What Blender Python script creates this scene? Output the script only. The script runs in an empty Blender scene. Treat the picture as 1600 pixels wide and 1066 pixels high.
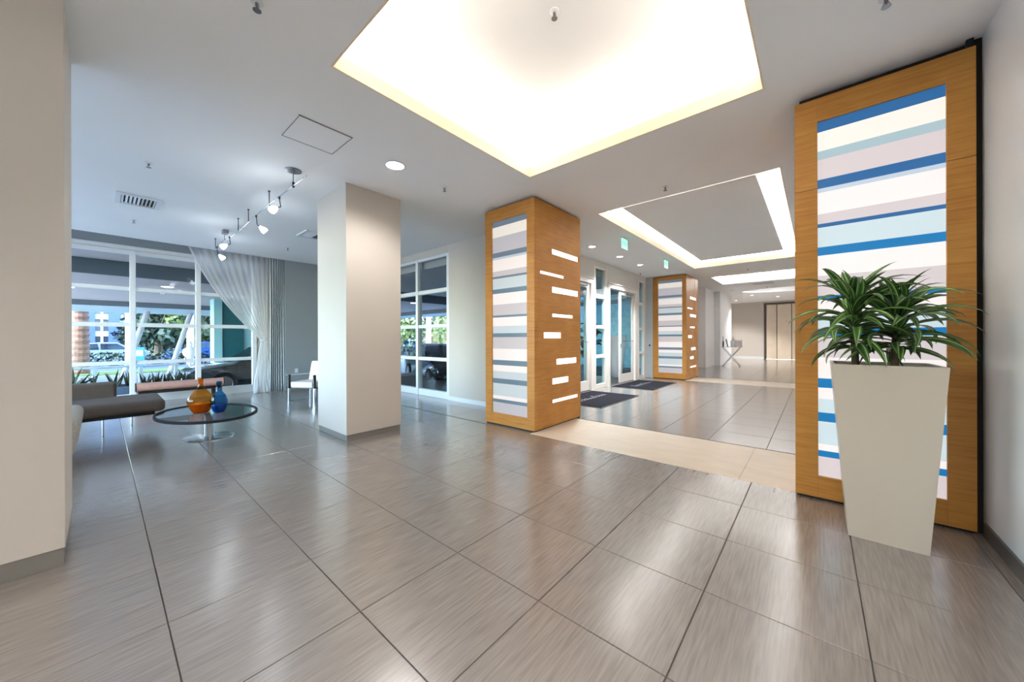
import bpy, bmesh, math, random
from mathutils import Vector, Matrix
R = random.Random(7)
PI = math.pi
scene = bpy.context.scene
C = scene.collection

# ------------------------------------------------------------------ camera
F_PX, YAW, CY, CAM_H, ROLL = 552.0, 0.710, 529.0, 1.287, 0.003
CEIL = 3.25
cam_d = bpy.data.cameras.new('camera')
cam_d.sensor_width = 36.0
cam_d.lens = F_PX * 36.0 / 1600.0
cam_d.shift_y = (CY - 533.0) / 1600.0
cam_d.clip_start = 0.05
cam_d.clip_end = 600
cam = bpy.data.objects.new('camera', cam_d)
C.objects.link(cam)
cam.matrix_world = (Matrix.Translation((0, 0, CAM_H)) @ Matrix.Rotation(YAW, 4, 'Z')
                    @ Matrix.Rotation(PI / 2, 4, 'X') @ Matrix.Rotation(-ROLL, 4, 'Z'))
scene.camera = cam

# ------------------------------------------------------------------ world, sun, exposure
world = bpy.data.worlds.new('sky')
scene.world = world
world.use_nodes = True
wn = world.node_tree.nodes
wl = world.node_tree.links
wn.clear()
w_out = wn.new('ShaderNodeOutputWorld')
w_bg = wn.new('ShaderNodeBackground')
w_sky = wn.new('ShaderNodeTexSky')
w_sky.sky_type = 'NISHITA'
w_sky.sun_disc = False
w_sky.sun_elevation = math.radians(38)
w_sky.sun_rotation = math.radians(160)
w_sky.air_density = 1.0
w_sky.dust_density = 0.5
w_sky.ozone_density = 2.2
w_bg.inputs['Strength'].default_value = 2.8
wl.new(w_sky.outputs[0], w_bg.inputs[0])
wl.new(w_bg.outputs[0], w_out.inputs[0])

sun_d = bpy.data.lights.new('sun', 'SUN')
sun_d.energy = 6.5
sun_d.angle = math.radians(0.6)
sun_d.color = (0.95, 0.97, 1.0)
sun = bpy.data.objects.new('sun', sun_d)
C.objects.link(sun)
sun.rotation_euler = Vector((-0.25, 0.75, -0.62)).to_track_quat('-Z', 'Y').to_euler()

vs_ = scene.view_settings
vs_.view_transform = 'Standard'
vs_.look = 'None'
vs_.exposure = 0.49
vs_.gamma = 1.0
vs_.use_curve_mapping = False
scene.cycles.max_bounces = 7
scene.cycles.diffuse_bounces = 4
scene.cycles.glossy_bounces = 3
scene.cycles.transparent_max_bounces = 10

WARM = (1.0, 0.84, 0.66)
NEUT = (1.0, 0.96, 0.92)
COOL = (0.86, 0.94, 1.0)


def area(name, loc, direction, sx, sy, watts, col, spread=PI):
    d = bpy.data.lights.new(name, 'AREA')
    d.shape = 'RECTANGLE'
    d.size, d.size_y = sx, sy
    d.energy = watts
    d.color = col
    d.spread = spread
    o = bpy.data.objects.new(name, d)
    C.objects.link(o)
    o.location = loc
    o.rotation_euler = Vector(direction).to_track_quat('-Z', 'Y').to_euler()
    return o


# daylight portals in the glazed fronts, the unseen back one added (no light of their own: they guide the sky sampling)
for loc_, dir_, sx_, sy_ in (((-7.3, -5.12, 1.6), (0, 1, 0), 5.0, 2.9), ((-10.62, -1.1, 1.55), (1, 0, 0), 7.1, 3.0), ((-7.7, 4.92, 1.55), (0, -1, 0), 3.7, 3.0)):
    po = area('window_portal', loc_, dir_, sx_, sy_, 1, (1, 1, 1))
    po.data.cycles.is_portal = True


# ------------------------------------------------------------------ materials
def S(r, g, b):
    f = lambda v: v / 12.92 if v <= 0.04045 else ((v + 0.055) / 1.055) ** 2.4
    return (f(r / 255), f(g / 255), f(b / 255))


MATS = {}


def pm(name, c, rough=0.5, metal=0.0, spec=0.5, var=0.05, scale=6.0, stretch=(1, 1, 1), bump=0.0,
       em=None, es=0.0, coords='Object', rvar=0.0, coat=0.0):
    """procedural principled material: noise-driven tone, relief and gloss"""
    m = bpy.data.materials.new(name)
    m.use_nodes = True
    nt = m.node_tree
    b = nt.nodes['Principled BSDF']
    b.inputs['Roughness'].default_value = rough
    b.inputs['Metallic'].default_value = metal
    b.inputs['Specular IOR Level'].default_value = spec
    b.inputs['Coat Weight'].default_value = coat
    if coords == 'World':
        co = nt.nodes.new('ShaderNodeNewGeometry').outputs['Position']
    else:
        co = nt.nodes.new('ShaderNodeTexCoord').outputs['Object']
    mp = nt.nodes.new('ShaderNodeMapping')
    mp.inputs['Scale'].default_value = stretch
    nt.links.new(co, mp.inputs['Vector'])
    nz = nt.nodes.new('ShaderNodeTexNoise')
    nz.inputs['Scale'].default_value = scale
    nz.inputs['Detail'].default_value = 4
    nt.links.new(mp.outputs[0], nz.inputs['Vector'])
    cr = nt.nodes.new('ShaderNodeValToRGB')
    cr.color_ramp.elements[0].position = 0.3
    cr.color_ramp.elements[1].position = 0.7
    cr.color_ramp.elements[0].color = (*[max(0, x * (1 - var)) for x in c], 1)
    cr.color_ramp.elements[1].color = (*[min(1, x * (1 + var)) for x in c], 1)
    nt.links.new(nz.outputs['Fac'], cr.inputs[0])
    nt.links.new(cr.outputs[0], b.inputs['Base Color'])
    if bump:
        bp = nt.nodes.new('ShaderNodeBump')
        bp.inputs['Strength'].default_value = bump
        bp.inputs['Distance'].default_value = 0.01
        nt.links.new(nz.outputs['Fac'], bp.inputs['Height'])
        nt.links.new(bp.outputs[0], b.inputs['Normal'])
    if rvar:
        mr = nt.nodes.new('ShaderNodeMapRange')
        mr.inputs['To Min'].default_value = rough - rvar
        mr.inputs['To Max'].default_value = rough + rvar
        nt.links.new(nz.outputs['Fac'], mr.inputs['Value'])
        nt.links.new(mr.outputs[0], b.inputs['Roughness'])
    if em:
        b.inputs['Emission Color'].default_value = (*em, 1)
        b.inputs['Emission Strength'].default_value = es
    MATS[name] = m
    return m


def glass(name, tint, refl=0.9, rough=0.0, ior=1.45):
    """thin pane: tinted see-through plus fresnel mirror"""
    m = bpy.data.materials.new(name)
    m.use_nodes = True
    nt = m.node_tree
    nt.nodes.clear()
    out = nt.nodes.new('ShaderNodeOutputMaterial')
    tr = nt.nodes.new('ShaderNodeBsdfTransparent')
    gl = nt.nodes.new('ShaderNodeBsdfGlossy')
    gl.inputs['Roughness'].default_value = rough
    nz = nt.nodes.new('ShaderNodeTexNoise')
    nz.inputs['Scale'].default_value = 1.5
    cr = nt.nodes.new('ShaderNodeValToRGB')
    cr.color_ramp.elements[0].color = (*[x * 0.97 for x in tint], 1)
    cr.color_ramp.elements[1].color = (*tint, 1)
    nt.links.new(nz.outputs['Fac'], cr.inputs[0])
    nt.links.new(cr.outputs[0], tr.inputs['Color'])
    fr = nt.nodes.new('ShaderNodeFresnel')
    fr.inputs['IOR'].default_value = ior
    mu = nt.nodes.new('ShaderNodeMath')
    mu.operation = 'MULTIPLY'
    mu.inputs[1].default_value = refl
    nt.links.new(fr.outputs[0], mu.inputs[0])
    ge = nt.nodes.new('ShaderNodeNewGeometry')
    fb_ = nt.nodes.new('ShaderNodeMath')
    fb_.operation = 'SUBTRACT'
    fb_.inputs[0].default_value = 1.0
    nt.links.new(ge.outputs['Backfacing'], fb_.inputs[1])
    mb_ = nt.nodes.new('ShaderNodeMath')
    mb_.operation = 'MULTIPLY'
    nt.links.new(mu.outputs[0], mb_.inputs[0])
    nt.links.new(fb_.outputs[0], mb_.inputs[1])
    mx = nt.nodes.new('ShaderNodeMixShader')
    nt.links.new(mb_.outputs[0], mx.inputs[0])
    nt.links.new(tr.outputs[0], mx.inputs[1])
    nt.links.new(gl.outputs[0], mx.inputs[2])
    nt.links.new(mx.outputs[0], out.inputs[0])
    MATS[name] = m
    return m


def sheer(name, c, open_=0.45):
    m = bpy.data.materials.new(name)
    m.use_nodes = True
    nt = m.node_tree
    nt.nodes.clear()
    out = nt.nodes.new('ShaderNodeOutputMaterial')
    tr = nt.nodes.new('ShaderNodeBsdfTransparent')
    df = nt.nodes.new('ShaderNodeBsdfDiffuse')
    tl = nt.nodes.new('ShaderNodeBsdfTranslucent')
    wv = nt.nodes.new('ShaderNodeTexNoise')
    wv.inputs['Scale'].default_value = 30
    tc = nt.nodes.new('ShaderNodeTexCoord')
    mp = nt.nodes.new('ShaderNodeMapping')
    mp.inputs['Scale'].default_value = (1, 1, 0.04)
    nt.links.new(tc.outputs['Object'], mp.inputs[0])
    nt.links.new(mp.outputs[0], wv.inputs['Vector'])
    cr = nt.nodes.new('ShaderNodeValToRGB')
    cr.color_ramp.elements[0].color = (*[x * 0.9 for x in c], 1)
    cr.color_ramp.elements[1].color = (*c, 1)
    nt.links.new(wv.outputs['Fac'], cr.inputs[0])
    nt.links.new(cr.outputs[0], df.inputs[0])
    nt.links.new(cr.outputs[0], tl.inputs[0])
    a = nt.nodes.new('ShaderNodeMixShader')
    a.inputs[0].default_value = 0.45
    nt.links.new(df.outputs[0], a.inputs[1])
    nt.links.new(tl.outputs[0], a.inputs[2])
    b = nt.nodes.new('ShaderNodeMixShader')
    b.inputs[0].default_value = 1 - open_
    nt.links.new(tr.outputs[0], b.inputs[1])
    nt.links.new(a.outputs[0], b.inputs[2])
    nt.links.new(b.outputs[0], out.inputs[0])
    MATS[name] = m
    return m


pm('paint', S(202, 194, 184), 0.55, var=0.012, scale=2.0, spec=0.4, coords='World')
pm('ceiling_paint', S(246, 246, 246), 0.7, var=0.01, scale=1.2, spec=0.3, coords='World')
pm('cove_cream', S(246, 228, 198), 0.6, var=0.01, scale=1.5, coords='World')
pm('jamb_steel', S(196, 202, 206), 0.4, 0.5, var=0.03, scale=4)
pm('grey_paint', S(150, 158, 162), 0.5, var=0.02, scale=2.0, coords='World')
pm('right_paint', S(240, 240, 239), 0.24, var=0.015, scale=2.5, coords='World')
pm('far_white', S(236, 234, 234), 0.5, var=0.01, scale=1.0, coords='World')
pm('far_paint', S(205, 198, 190), 0.5, var=0.02, scale=1.0, coords='World')
pm('gloss_white', S(236, 230, 224), 0.12, var=0.01, scale=1.0, coords='World')
pm('baseboard', S(122, 118, 112), 0.4, var=0.03)
pm('baseboard_dark', S(86, 82, 78), 0.4, var=0.05)
pm('frame_white', S(226, 230, 232), 0.3, var=0.015, scale=3)
pm('door_white', S(238, 230, 222), 0.3, var=0.015, scale=3)
pm('grout', S(84, 78, 73), 0.8, var=0.1, scale=30)
pm('dark_gap', S(24, 22, 21), 0.7, var=0.2)
pm('core', S(40, 34, 28), 0.7, var=0.1)
pm('chrome', S(205, 208, 212), 0.14, 1.0, var=0.03, scale=15)
pm('steel', S(150, 152, 156), 0.32, 1.0, var=0.05, scale=20)
pm('dark_metal', S(70, 72, 76), 0.35, 0.9, var=0.06)
pm('white_metal', S(228, 230, 232), 0.4, var=0.02)
pm('black', S(20, 20, 22), 0.35, var=0.15)
pm('beige_stone', S(230, 215, 195), 0.32, var=0.05, scale=3.0, stretch=(1, 2.5, 1), coords='World')
pm('planter_white', S(208, 194, 176), 0.28, var=0.012, scale=3)
pm('soil', S(44, 34, 27), 0.95, var=0.4, scale=40, bump=0.6)
pm('cane', S(96, 84, 62), 0.8, var=0.25, scale=30, stretch=(1, 1, 4), bump=0.4)
pm('sofa_dark', S(92, 82, 74), 0.85, var=0.08, scale=60, bump=0.15)
pm('sofa_light', S(176, 168, 158), 0.85, var=0.14, scale=40, bump=0.2)
pm('leather', S(196, 150, 136), 0.28, var=0.06, scale=14, bump=0.05)
pm('chair_white', S(228, 220, 218), 0.5, var=0.02, scale=20)
pm('mat_black', S(38, 37, 43), 0.95, spec=0.05, var=0.25, scale=160, bump=0.5)
pm('mat_grey', S(150, 146, 148), 0.95, spec=0.1, var=0.2, scale=120)
pm('curtain_grey', S(176, 184, 188), 0.8, var=0.05, scale=25, stretch=(1, 1, .05))
sheer('sheer_white', S(250, 252, 254), 0.42)
glass('window_glass', (0.86, 0.92, 0.94), 0.55)
glass('door_glass', (0.80, 0.92, 0.95), 0.7)
glass('table_glass', (0.86, 0.87, 0.86), 1.0, ior=2.0)
glass('amber_glass', S(240, 190, 92), 0.9, 0.02)
glass('blue_glass', S(64, 176, 222), 0.9, 0.02)
glass('clear_glass', (0.93, 0.95, 0.96), 1.0)
pm('amber_liquid', S(206, 128, 16), 0.1, var=0.1, scale=8, em=S(190, 110, 10), es=0.0)
pm('blue_liquid', S(14, 92, 150), 0.1, var=0.1, scale=8)
pm('lamp_lens', S(255, 250, 240), 0.4, var=0.0, em=(1.0, 0.95, 0.88), es=6.0)
pm('track_lens', S(250, 250, 250), 0.4, var=0.0, em=(0.95, 0.98, 1.0), es=3.5)
pm('slot_light', S(250, 250, 250), 0.3, var=0.0, em=S(244, 246, 250), es=1.05)
pm('exit_green', S(150, 235, 205), 0.2, var=0.02, em=S(170, 245, 222), es=0.75)
pm('exit_letter', S(110, 205, 165), 0.3, var=0.02, em=S(120, 215, 175), es=0.5)
# outdoors
pm('paving', S(140, 138, 140), 0.8, var=0.10, scale=3, coords='World')
pm('asphalt', S(66, 76, 94), 0.85, var=0.08, scale=2, coords='World')
pm('lawn', S(110, 122, 50), 0.95, var=0.3, scale=6, coords='World')
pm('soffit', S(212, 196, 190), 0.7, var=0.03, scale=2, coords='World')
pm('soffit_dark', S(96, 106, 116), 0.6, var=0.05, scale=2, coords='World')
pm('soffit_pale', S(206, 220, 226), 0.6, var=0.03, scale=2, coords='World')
pm('strut_grey', S(166, 170, 176), 0.6, var=0.03, scale=2)
pm('pale_teal', S(150, 200, 206), 0.5, var=0.03)
pm('teal', S(34, 96, 104), 0.35, var=0.06, scale=3)
pm('teal_wall', S(150, 214, 228), 0.5, var=0.16, scale=5, bump=0.3)
pm('palm_bark', S(132, 100, 86), 0.9, var=0.35, scale=9, stretch=(1, 1, 2.5), bump=0.8)
pm('pale_bark', S(196, 186, 186), 0.85, var=0.15, scale=6, stretch=(1, 1, .4))
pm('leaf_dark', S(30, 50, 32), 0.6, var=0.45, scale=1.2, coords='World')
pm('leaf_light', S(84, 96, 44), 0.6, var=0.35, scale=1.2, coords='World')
pm('frond', S(74, 104, 60), 0.55, var=0.3, scale=3)
pm('spike_leaf', S(66, 74, 52), 0.5, var=0.3, scale=12)
pm('car_black', S(20, 24, 32), 0.12, 0.0, var=0.05, coat=0.6)
pm('car_blue', S(24, 56, 110), 0.2, 0.0, var=0.05, coat=0.6)
pm('car_glass', S(20, 26, 34), 0.05, var=0.02)
pm('tyre', S(18, 18, 18), 0.8, var=0.1)
pm('tower_white', S(160, 168, 182), 0.6, var=0.04, scale=.3)
pm('tower_blue', S(40, 60, 120), 0.4, var=0.06, scale=.3)
pm('tower_glass', S(70, 84, 116), 0.15, var=0.1, scale=.3)
pm('planter_slate', S(104, 116, 138), 0.6, var=0.06)
pm('sign_blue', S(56, 128, 214), 0.4, var=0.04)


def floor_material():
    m = bpy.data.materials.new('tile_brushed')
    m.use_nodes = True
    nt = m.node_tree
    b = nt.nodes['Principled BSDF']
    geo = nt.nodes.new('ShaderNodeNewGeometry')
    oi = nt.nodes.new('ShaderNodeObjectInfo')
    mp = nt.nodes.new('ShaderNodeMapping')
    mp.inputs['Scale'].default_value = (95, 5, 1)
    nt.links.new(geo.outputs['Position'], mp.inputs[0])
    nz = nt.nodes.new('ShaderNodeTexNoise')
    nz.inputs['Scale'].default_value = 1.0
    nz.inputs['Detail'].default_value = 1.5
    nz.inputs['Roughness'].default_value = 0.5
    nt.links.new(mp.outputs[0], nz.inputs['Vector'])
    n2 = nt.nodes.new('ShaderNodeTexNoise')
    n2.inputs['Scale'].default_value = 2.2
    n2.inputs['Detail'].default_value = 3
    nt.links.new(geo.outputs['Position'], n2.inputs['Vector'])
    cr = nt.nodes.new('ShaderNodeValToRGB')
    cr.color_ramp.elements[0].position = 0.28
    cr.color_ramp.elements[1].position = 0.74
    cr.color_ramp.elements[0].color = (*S(121, 113, 106), 1)
    cr.color_ramp.elements[1].color = (*S(142, 133, 126), 1)
    nt.links.new(nz.outputs['Fac'], cr.inputs[0])
    hv = nt.nodes.new('ShaderNodeHueSaturation')
    ad = nt.nodes.new('ShaderNodeMath')
    ad.operation = 'ADD'
    mr = nt.nodes.new('ShaderNodeMapRange')
    mr.inputs['To Min'].default_value = -0.05
    mr.inputs['To Max'].default_value = 0.05
    nt.links.new(oi.outputs['Random'], mr.inputs['Value'])
    mr2 = nt.nodes.new('ShaderNodeMapRange')
    mr2.inputs['To Min'].default_value = 0.94
    mr2.inputs['To Max'].default_value = 1.06
    nt.links.new(n2.outputs['Fac'], mr2.inputs['Value'])
    nt.links.new(mr.outputs[0], ad.inputs[0])
    nt.links.new(mr2.outputs[0], ad.inputs[1])
    nt.links.new(ad.outputs[0], hv.inputs['Value'])
    nt.links.new(cr.outputs[0], hv.inputs['Color'])
    nt.links.new(hv.outputs[0], b.inputs['Base Color'])
    rr = nt.nodes.new('ShaderNodeMapRange')
    rr.inputs['To Min'].default_value = 0.23
    rr.inputs['To Max'].default_value = 0.25
    nt.links.new(nz.outputs['Fac'], rr.inputs['Value'])
    nt.links.new(rr.outputs[0], b.inputs['Roughness'])
    b.inputs['Specular IOR Level'].default_value = 0.9
    b.inputs['Coat Weight'].default_value = 0.8
    b.inputs['Coat IOR'].default_value = 1.6
    b.inputs['Coat Roughness'].default_value = 0.19
    bp = nt.nodes.new('ShaderNodeBump')
    bp.inputs['Strength'].default_value = 0.015
    bp.inputs['Distance'].default_value = 0.002
    nt.links.new(n2.outputs['Fac'], bp.inputs['Height'])
    nt.links.new(bp.outputs[0], b.inputs['Normal'])
    MATS['tile'] = m


floor_material()


def wood_material():
    m = bpy.data.materials.new('maple')
    m.use_nodes = True
    nt = m.node_tree
    b = nt.nodes['Principled BSDF']
    geo = nt.nodes.new('ShaderNodeNewGeometry')
    mp = nt.nodes.new('ShaderNodeMapping')
    mp.inputs['Scale'].default_value = (3.0, 3.0, 55)
    nt.links.new(geo.outputs['Position'], mp.inputs[0])
    n1 = nt.nodes.new('ShaderNodeTexNoise')
    n1.inputs['Scale'].default_value = 1.0
    n1.inputs['Detail'].default_value = 6
    n1.inputs['Distortion'].default_value = 0.6
    nt.links.new(mp.outputs[0], n1.inputs['Vector'])
    n2 = nt.nodes.new('ShaderNodeTexNoise')
    n2.inputs['Scale'].default_value = 3.0
    n2.inputs['Detail'].default_value = 3
    nt.links.new(geo.outputs['Position'], n2.inputs['Vector'])
    ad = nt.nodes.new('ShaderNodeMath')
    ad.operation = 'MULTIPLY_ADD'
    ad.inputs[1].default_value = 0.35
    nt.links.new(n2.outputs['Fac'], ad.inputs[0])
    sc_ = nt.nodes.new('ShaderNodeMath')
    sc_.operation = 'MULTIPLY'
    sc_.inputs[1].default_value = 0.65
    nt.links.new(n1.outputs['Fac'], sc_.inputs[0])
    nt.links.new(sc_.outputs[0], ad.inputs[2])
    cr = nt.nodes.new('ShaderNodeValToRGB')
    cr.color_ramp.elements[0].position = 0.34
    cr.color_ramp.elements[1].position = 0.66
    cr.color_ramp.elements[0].color = (*S(172, 114, 46), 1)
    cr.color_ramp.elements[1].color = (*S(198, 142, 68), 1)
    nt.links.new(ad.outputs[0], cr.inputs[0])
    nt.links.new(cr.outputs[0], b.inputs['Base Color'])
    b.inputs['Roughness'].default_value = 0.42
    b.inputs['Specular IOR Level'].default_value = 0.4
    MATS['wood'] = m


wood_material()


def leaf_material():
    m = bpy.data.materials.new('striped_leaf')
    m.use_nodes = True
    nt = m.node_tree
    b = nt.nodes['Principled BSDF']
    tc = nt.nodes.new('ShaderNodeTexCoord')
    sp = nt.nodes.new('ShaderNodeSeparateXYZ')
    nt.links.new(tc.outputs['UV'], sp.inputs[0])
    cr = nt.nodes.new('ShaderNodeValToRGB')
    e = cr.color_ramp.elements
    dk, md, lt = S(54, 96, 42), S(108, 152, 72), S(212, 222, 150)
    e[0].position = 0.0
    e[0].color = (*dk, 1)
    e[1].position = 1.0
    e[1].color = (*dk, 1)
    for p, c in ((0.16, dk), (0.20, lt), (0.26, md), (0.40, dk), (0.60, dk), (0.74, md), (0.80, lt), (0.84, dk)):
        k = e.new(p)
        k.color = (*c, 1)
    nt.links.new(sp.outputs['X'], cr.inputs[0])
    oi = nt.nodes.new('ShaderNodeObjectInfo')
    hv = nt.nodes.new('ShaderNodeHueSaturation')
    mr = nt.nodes.new('ShaderNodeMapRange')
    mr.inputs['To Min'].default_value = 0.65
    mr.inputs['To Max'].default_value = 1.25
    nt.links.new(oi.outputs['Random'], mr.inputs['Value'])
    nt.links.new(mr.outputs[0], hv.inputs['Value'])
    nt.links.new(cr.outputs[0], hv.inputs['Color'])
    nt.links.new(hv.outputs[0], b.inputs['Base Color'])
    b.inputs['Roughness'].default_value = 0.4
    MATS['striped_leaf'] = m


leaf_material()


def stripe_mat(name, rgb, k=0.92):
    return pm(name, [x * 0.25 for x in S(*rgb)], 0.35, var=0.015, scale=1.2, em=S(*rgb), es=k, coords='World')


# ------------------------------------------------------------------ mesh helpers
class MB:
    def __init__(self):
        self.v, self.f, self.m, self.uv = [], [], [], None

    def add(self, vs, fs, m=0):
        n = len(self.v)
        self.v += [tuple(p) for p in vs]
        self.f += [tuple(i + n for i in q) for q in fs]
        self.m += [m] * len(fs)
        return self

    def box(self, x0, x1, y0, y1, z0, z1, m=0):
        return self.add([(x0, y0, z0), (x1, y0, z0), (x1, y1, z0), (x0, y1, z0),
                         (x0, y0, z1), (x1, y0, z1), (x1, y1, z1), (x0, y1, z1)],
                        [(3, 2, 1, 0), (4, 5, 6, 7), (0, 1, 5, 4), (1, 2, 6, 5), (2, 3, 7, 6), (3, 0, 4, 7)], m)

    def obox(self, c, ax, ay, az, m=0):
        """box from centre and three half-axis vectors"""
        c, ax, ay, az = map(Vector, (c, ax, ay, az))
        vs = [c + sx * ax + sy * ay + sz * az for sz in (-1, 1) for sx, sy in ((-1, -1), (1, -1), (1, 1), (-1, 1))]
        return self.add(vs, [(3, 2, 1, 0), (4, 5, 6, 7), (0, 1, 5, 4), (1, 2, 6, 5), (2, 3, 7, 6), (3, 0, 4, 7)], m)

    def tube(self, pts, r, n=8, m=0, caps=True):
        pts = [Vector(p) for p in pts]
        rs = r if isinstance(r, (list, tuple)) else [r] * len(pts)
        rings = []
        up = Vector((0, 0, 1))
        prev = None
        for i, p in enumerate(pts):
            t = (pts[min(i + 1, len(pts) - 1)] - pts[max(i - 1, 0)])
            t = t.normalized() if t.length > 1e-9 else up
            a = prev - t * prev.dot(t) if prev is not None else (up if abs(t.z) < 0.9 else Vector((1, 0, 0))).cross(t)
            a.normalize()
            prev = a
            b = t.cross(a)
            rings.append([p + rs[i] * (math.cos(2 * PI * k / n) * a + math.sin(2 * PI * k / n) * b) for k in range(n)])
        vs = [q for ring in rings for q in ring]
        fs = [(i * n + k, i * n + (k + 1) % n, (i + 1) * n + (k + 1) % n, (i + 1) * n + k)
              for i in range(len(pts) - 1) for k in range(n)]
        if caps:
            fs.append(tuple(reversed(range(n))))
            fs.append(tuple((len(pts) - 1) * n + k for k in range(n)))
        return self.add(vs, fs, m)

    def lathe(self, prof, c=(0, 0, 0), n=24, m=0, sx=1.0, sy=1.0):
        """profile of (radius, z) turned about the vertical through c"""
        vs, fs = [], []
        for (r, z) in prof:
            for k in range(n):
                a = 2 * PI * k / n
                vs.append((c[0] + sx * r * math.cos(a), c[1] + sy * r * math.sin(a), c[2] + z))
        for i in range(len(prof) - 1):
            for k in range(n):
                fs.append((i * n + k, i * n + (k + 1) % n, (i + 1) * n + (k + 1) % n, (i + 1) * n + k))
        return self.add(vs, fs, m)

    def grid(self, rows, m=0):
        h, w = len(rows), len(rows[0])
        vs = [p for r_ in rows for p in r_]
        fs = [(j * w + i, j * w + i + 1, (j + 1) * w + i + 1, (j + 1) * w + i) for j in range(h - 1) for i in range(w - 1)]
        return self.add(vs, fs, m)

    def plate(self, axis, rect, holes, t0, t1, m=0):
        """slab with rectangular holes. axis x: rect in (y,z); y: in (x,z); z: in (x,y)"""
        a0, a1, b0, b1 = rect
        As = sorted({a0, a1, *[min(max(h[k], a0), a1) for h in holes for k in (0, 1)]})
        Bs = sorted({b0, b1, *[min(max(h[k], b0), b1) for h in holes for k in (2, 3)]})
        na, nb = len(As) - 1, len(Bs) - 1

        def solid(i, j):
            if i < 0 or j < 0 or i >= na or j >= nb:
                return False
            ca, cb = (As[i] + As[i + 1]) / 2, (Bs[j] + Bs[j + 1]) / 2
            return not any(h[0] < ca < h[1] and h[2] < cb < h[3] for h in holes)

        def P(a, b, t):
            return {'x': (t, a, b), 'y': (a, t, b), 'z': (a, b, t)}[axis]
        for i in range(na):
            for j in range(nb):
                if not solid(i, j):
                    continue
                a, A, b, B = As[i], As[i + 1], Bs[j], Bs[j + 1]
                self.add([P(a, b, t0), P(A, b, t0), P(A, B, t0), P(a, B, t0)], [(3, 2, 1, 0)], m)
                self.add([P(a, b, t1), P(A, b, t1), P(A, B, t1), P(a, B, t1)], [(0, 1, 2, 3)], m)
                for (di, dj, q) in ((-1, 0, (a, b, a, B)), (1, 0, (A, b, A, B)), (0, -1, (a, b, A, b)), (0, 1, (a, B, A, B))):
                    if not solid(i + di, j + dj):
                        self.add([P(q[0], q[1], t0), P(q[2], q[3], t0), P(q[2], q[3], t1), P(q[0], q[1], t1)], [(0, 1, 2, 3)], m)
        return self

    def mesh(self, name, mats, smooth=None):
        me = bpy.data.meshes.new(name)
        me.from_pydata(self.v, [], self.f)
        for mm in (mats if isinstance(mats, (list, tuple)) else [mats]):
            me.materials.append(MATS[mm] if isinstance(mm, str) else mm)
        if any(self.m):
            me.polygons.foreach_set('material_index', self.m)
        if self.uv:
            uvl = me.uv_layers.new(name='UVMap')
            for lp in me.loops:
                uvl.data[lp.index].uv = self.uv[lp.vertex_index]
        bm = bmesh.new()
        bm.from_mesh(me)
        bmesh.ops.recalc_face_normals(bm, faces=bm.faces)
        bm.to_mesh(me)
        bm.free()
        if smooth:
            me.polygons.foreach_set('use_smooth', [True] * len(me.polygons))
            me.set_sharp_from_angle(angle=math.radians(smooth))
        me.update()
        return me

    def build(self, name, mats, parent=None, smooth=None, bevel=0.0):
        o = bpy.data.objects.new(name, self.mesh(name, mats, smooth))
        C.objects.link(o)
        put(o, parent)
        if bevel:
            b = o.modifiers.new('bevel', 'BEVEL')
            b.width = bevel
            b.segments = 2
            b.limit_method = 'ANGLE'
        return o


def put(o, parent):
    if parent is not None:
        o.parent = parent
        p, off = parent, Vector((0, 0, 0))
        while p is not None:
            off += p.location
            p = p.parent
        o.location = -off
    return o


def tag(o, label=None, cat=None, group=None, kind=None):
    for k, v in (('label', label), ('category', cat), ('group', group), ('kind', kind)):
        if v:
            o[k] = v
    return o


def thing(name, label, cat, loc=(0, 0, 0), group=None):
    o = bpy.data.objects.new(name, None)
    o.empty_display_size = 0.1
    C.objects.link(o)
    o.location = loc
    return tag(o, label, cat, group)


def struct(name, mb, mats, parent=None, label=None, smooth=None):
    o = mb.build(name, mats, parent, smooth)
    if parent is None:
        o['kind'] = 'structure'
    if label:
        o['label'] = label
    return o


def dup(root, loc, rotz=None, label=None, group=None):
    r = root.copy()
    C.objects.link(r)
    r.location = loc
    if rotz is not None:
        r.rotation_euler = (0, 0, rotz)
    if label:
        r['label'] = label
    if group:
        r['group'] = group

    def rec(src, dst):
        for ch in list(src.children):
            c = ch.copy()
            C.objects.link(c)
            c.parent = dst
            rec(ch, c)
    rec(root, r)
    return r


def text_mesh(body, size, name):
    cu = bpy.data.curves.new(name, 'FONT')
    cu.body = body
    cu.size = size
    cu.extrude = 0.002
    cu.align_x = 'CENTER'
    cu.align_y = 'CENTER'
    t = bpy.data.objects.new(name, cu)
    C.objects.link(t)
    dg = bpy.context.evaluated_depsgraph_get()
    me = bpy.data.meshes.new_from_object(t.evaluated_get(dg))
    bpy.data.objects.remove(t)
    return me


# ================================================================== THE SETTING
XR = 0.83          # right wall
XD = -4.2          # entrance wall
XWIN = -10.5       # lounge window wall
YB = -5.0          # wall behind the camera
FAR0, FARY, FARC = 12.95, 26.0, 3.45
TX, TY, TS = -1.034, 1.396, 0.6

# ---- floor: grout slab, individual tiles, beige stone strips
floor = struct('floor', MB().box(XWIN - .3, XR + .2, YB - .2, FARY + .2, -0.30, -0.006), 'grout')


def visible(x, y, z=0.0):
    fx, fy = -math.sin(YAW), math.cos(YAW)
    w = x * fx + y * fy
    if w < 0.25:
        return False
    px = 800 + F_PX * (x * math.cos(YAW) + y * math.sin(YAW)) / w
    py = CY - F_PX * (z - CAM_H) / w
    return -60 < px < 1660 and py < 1170


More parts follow.
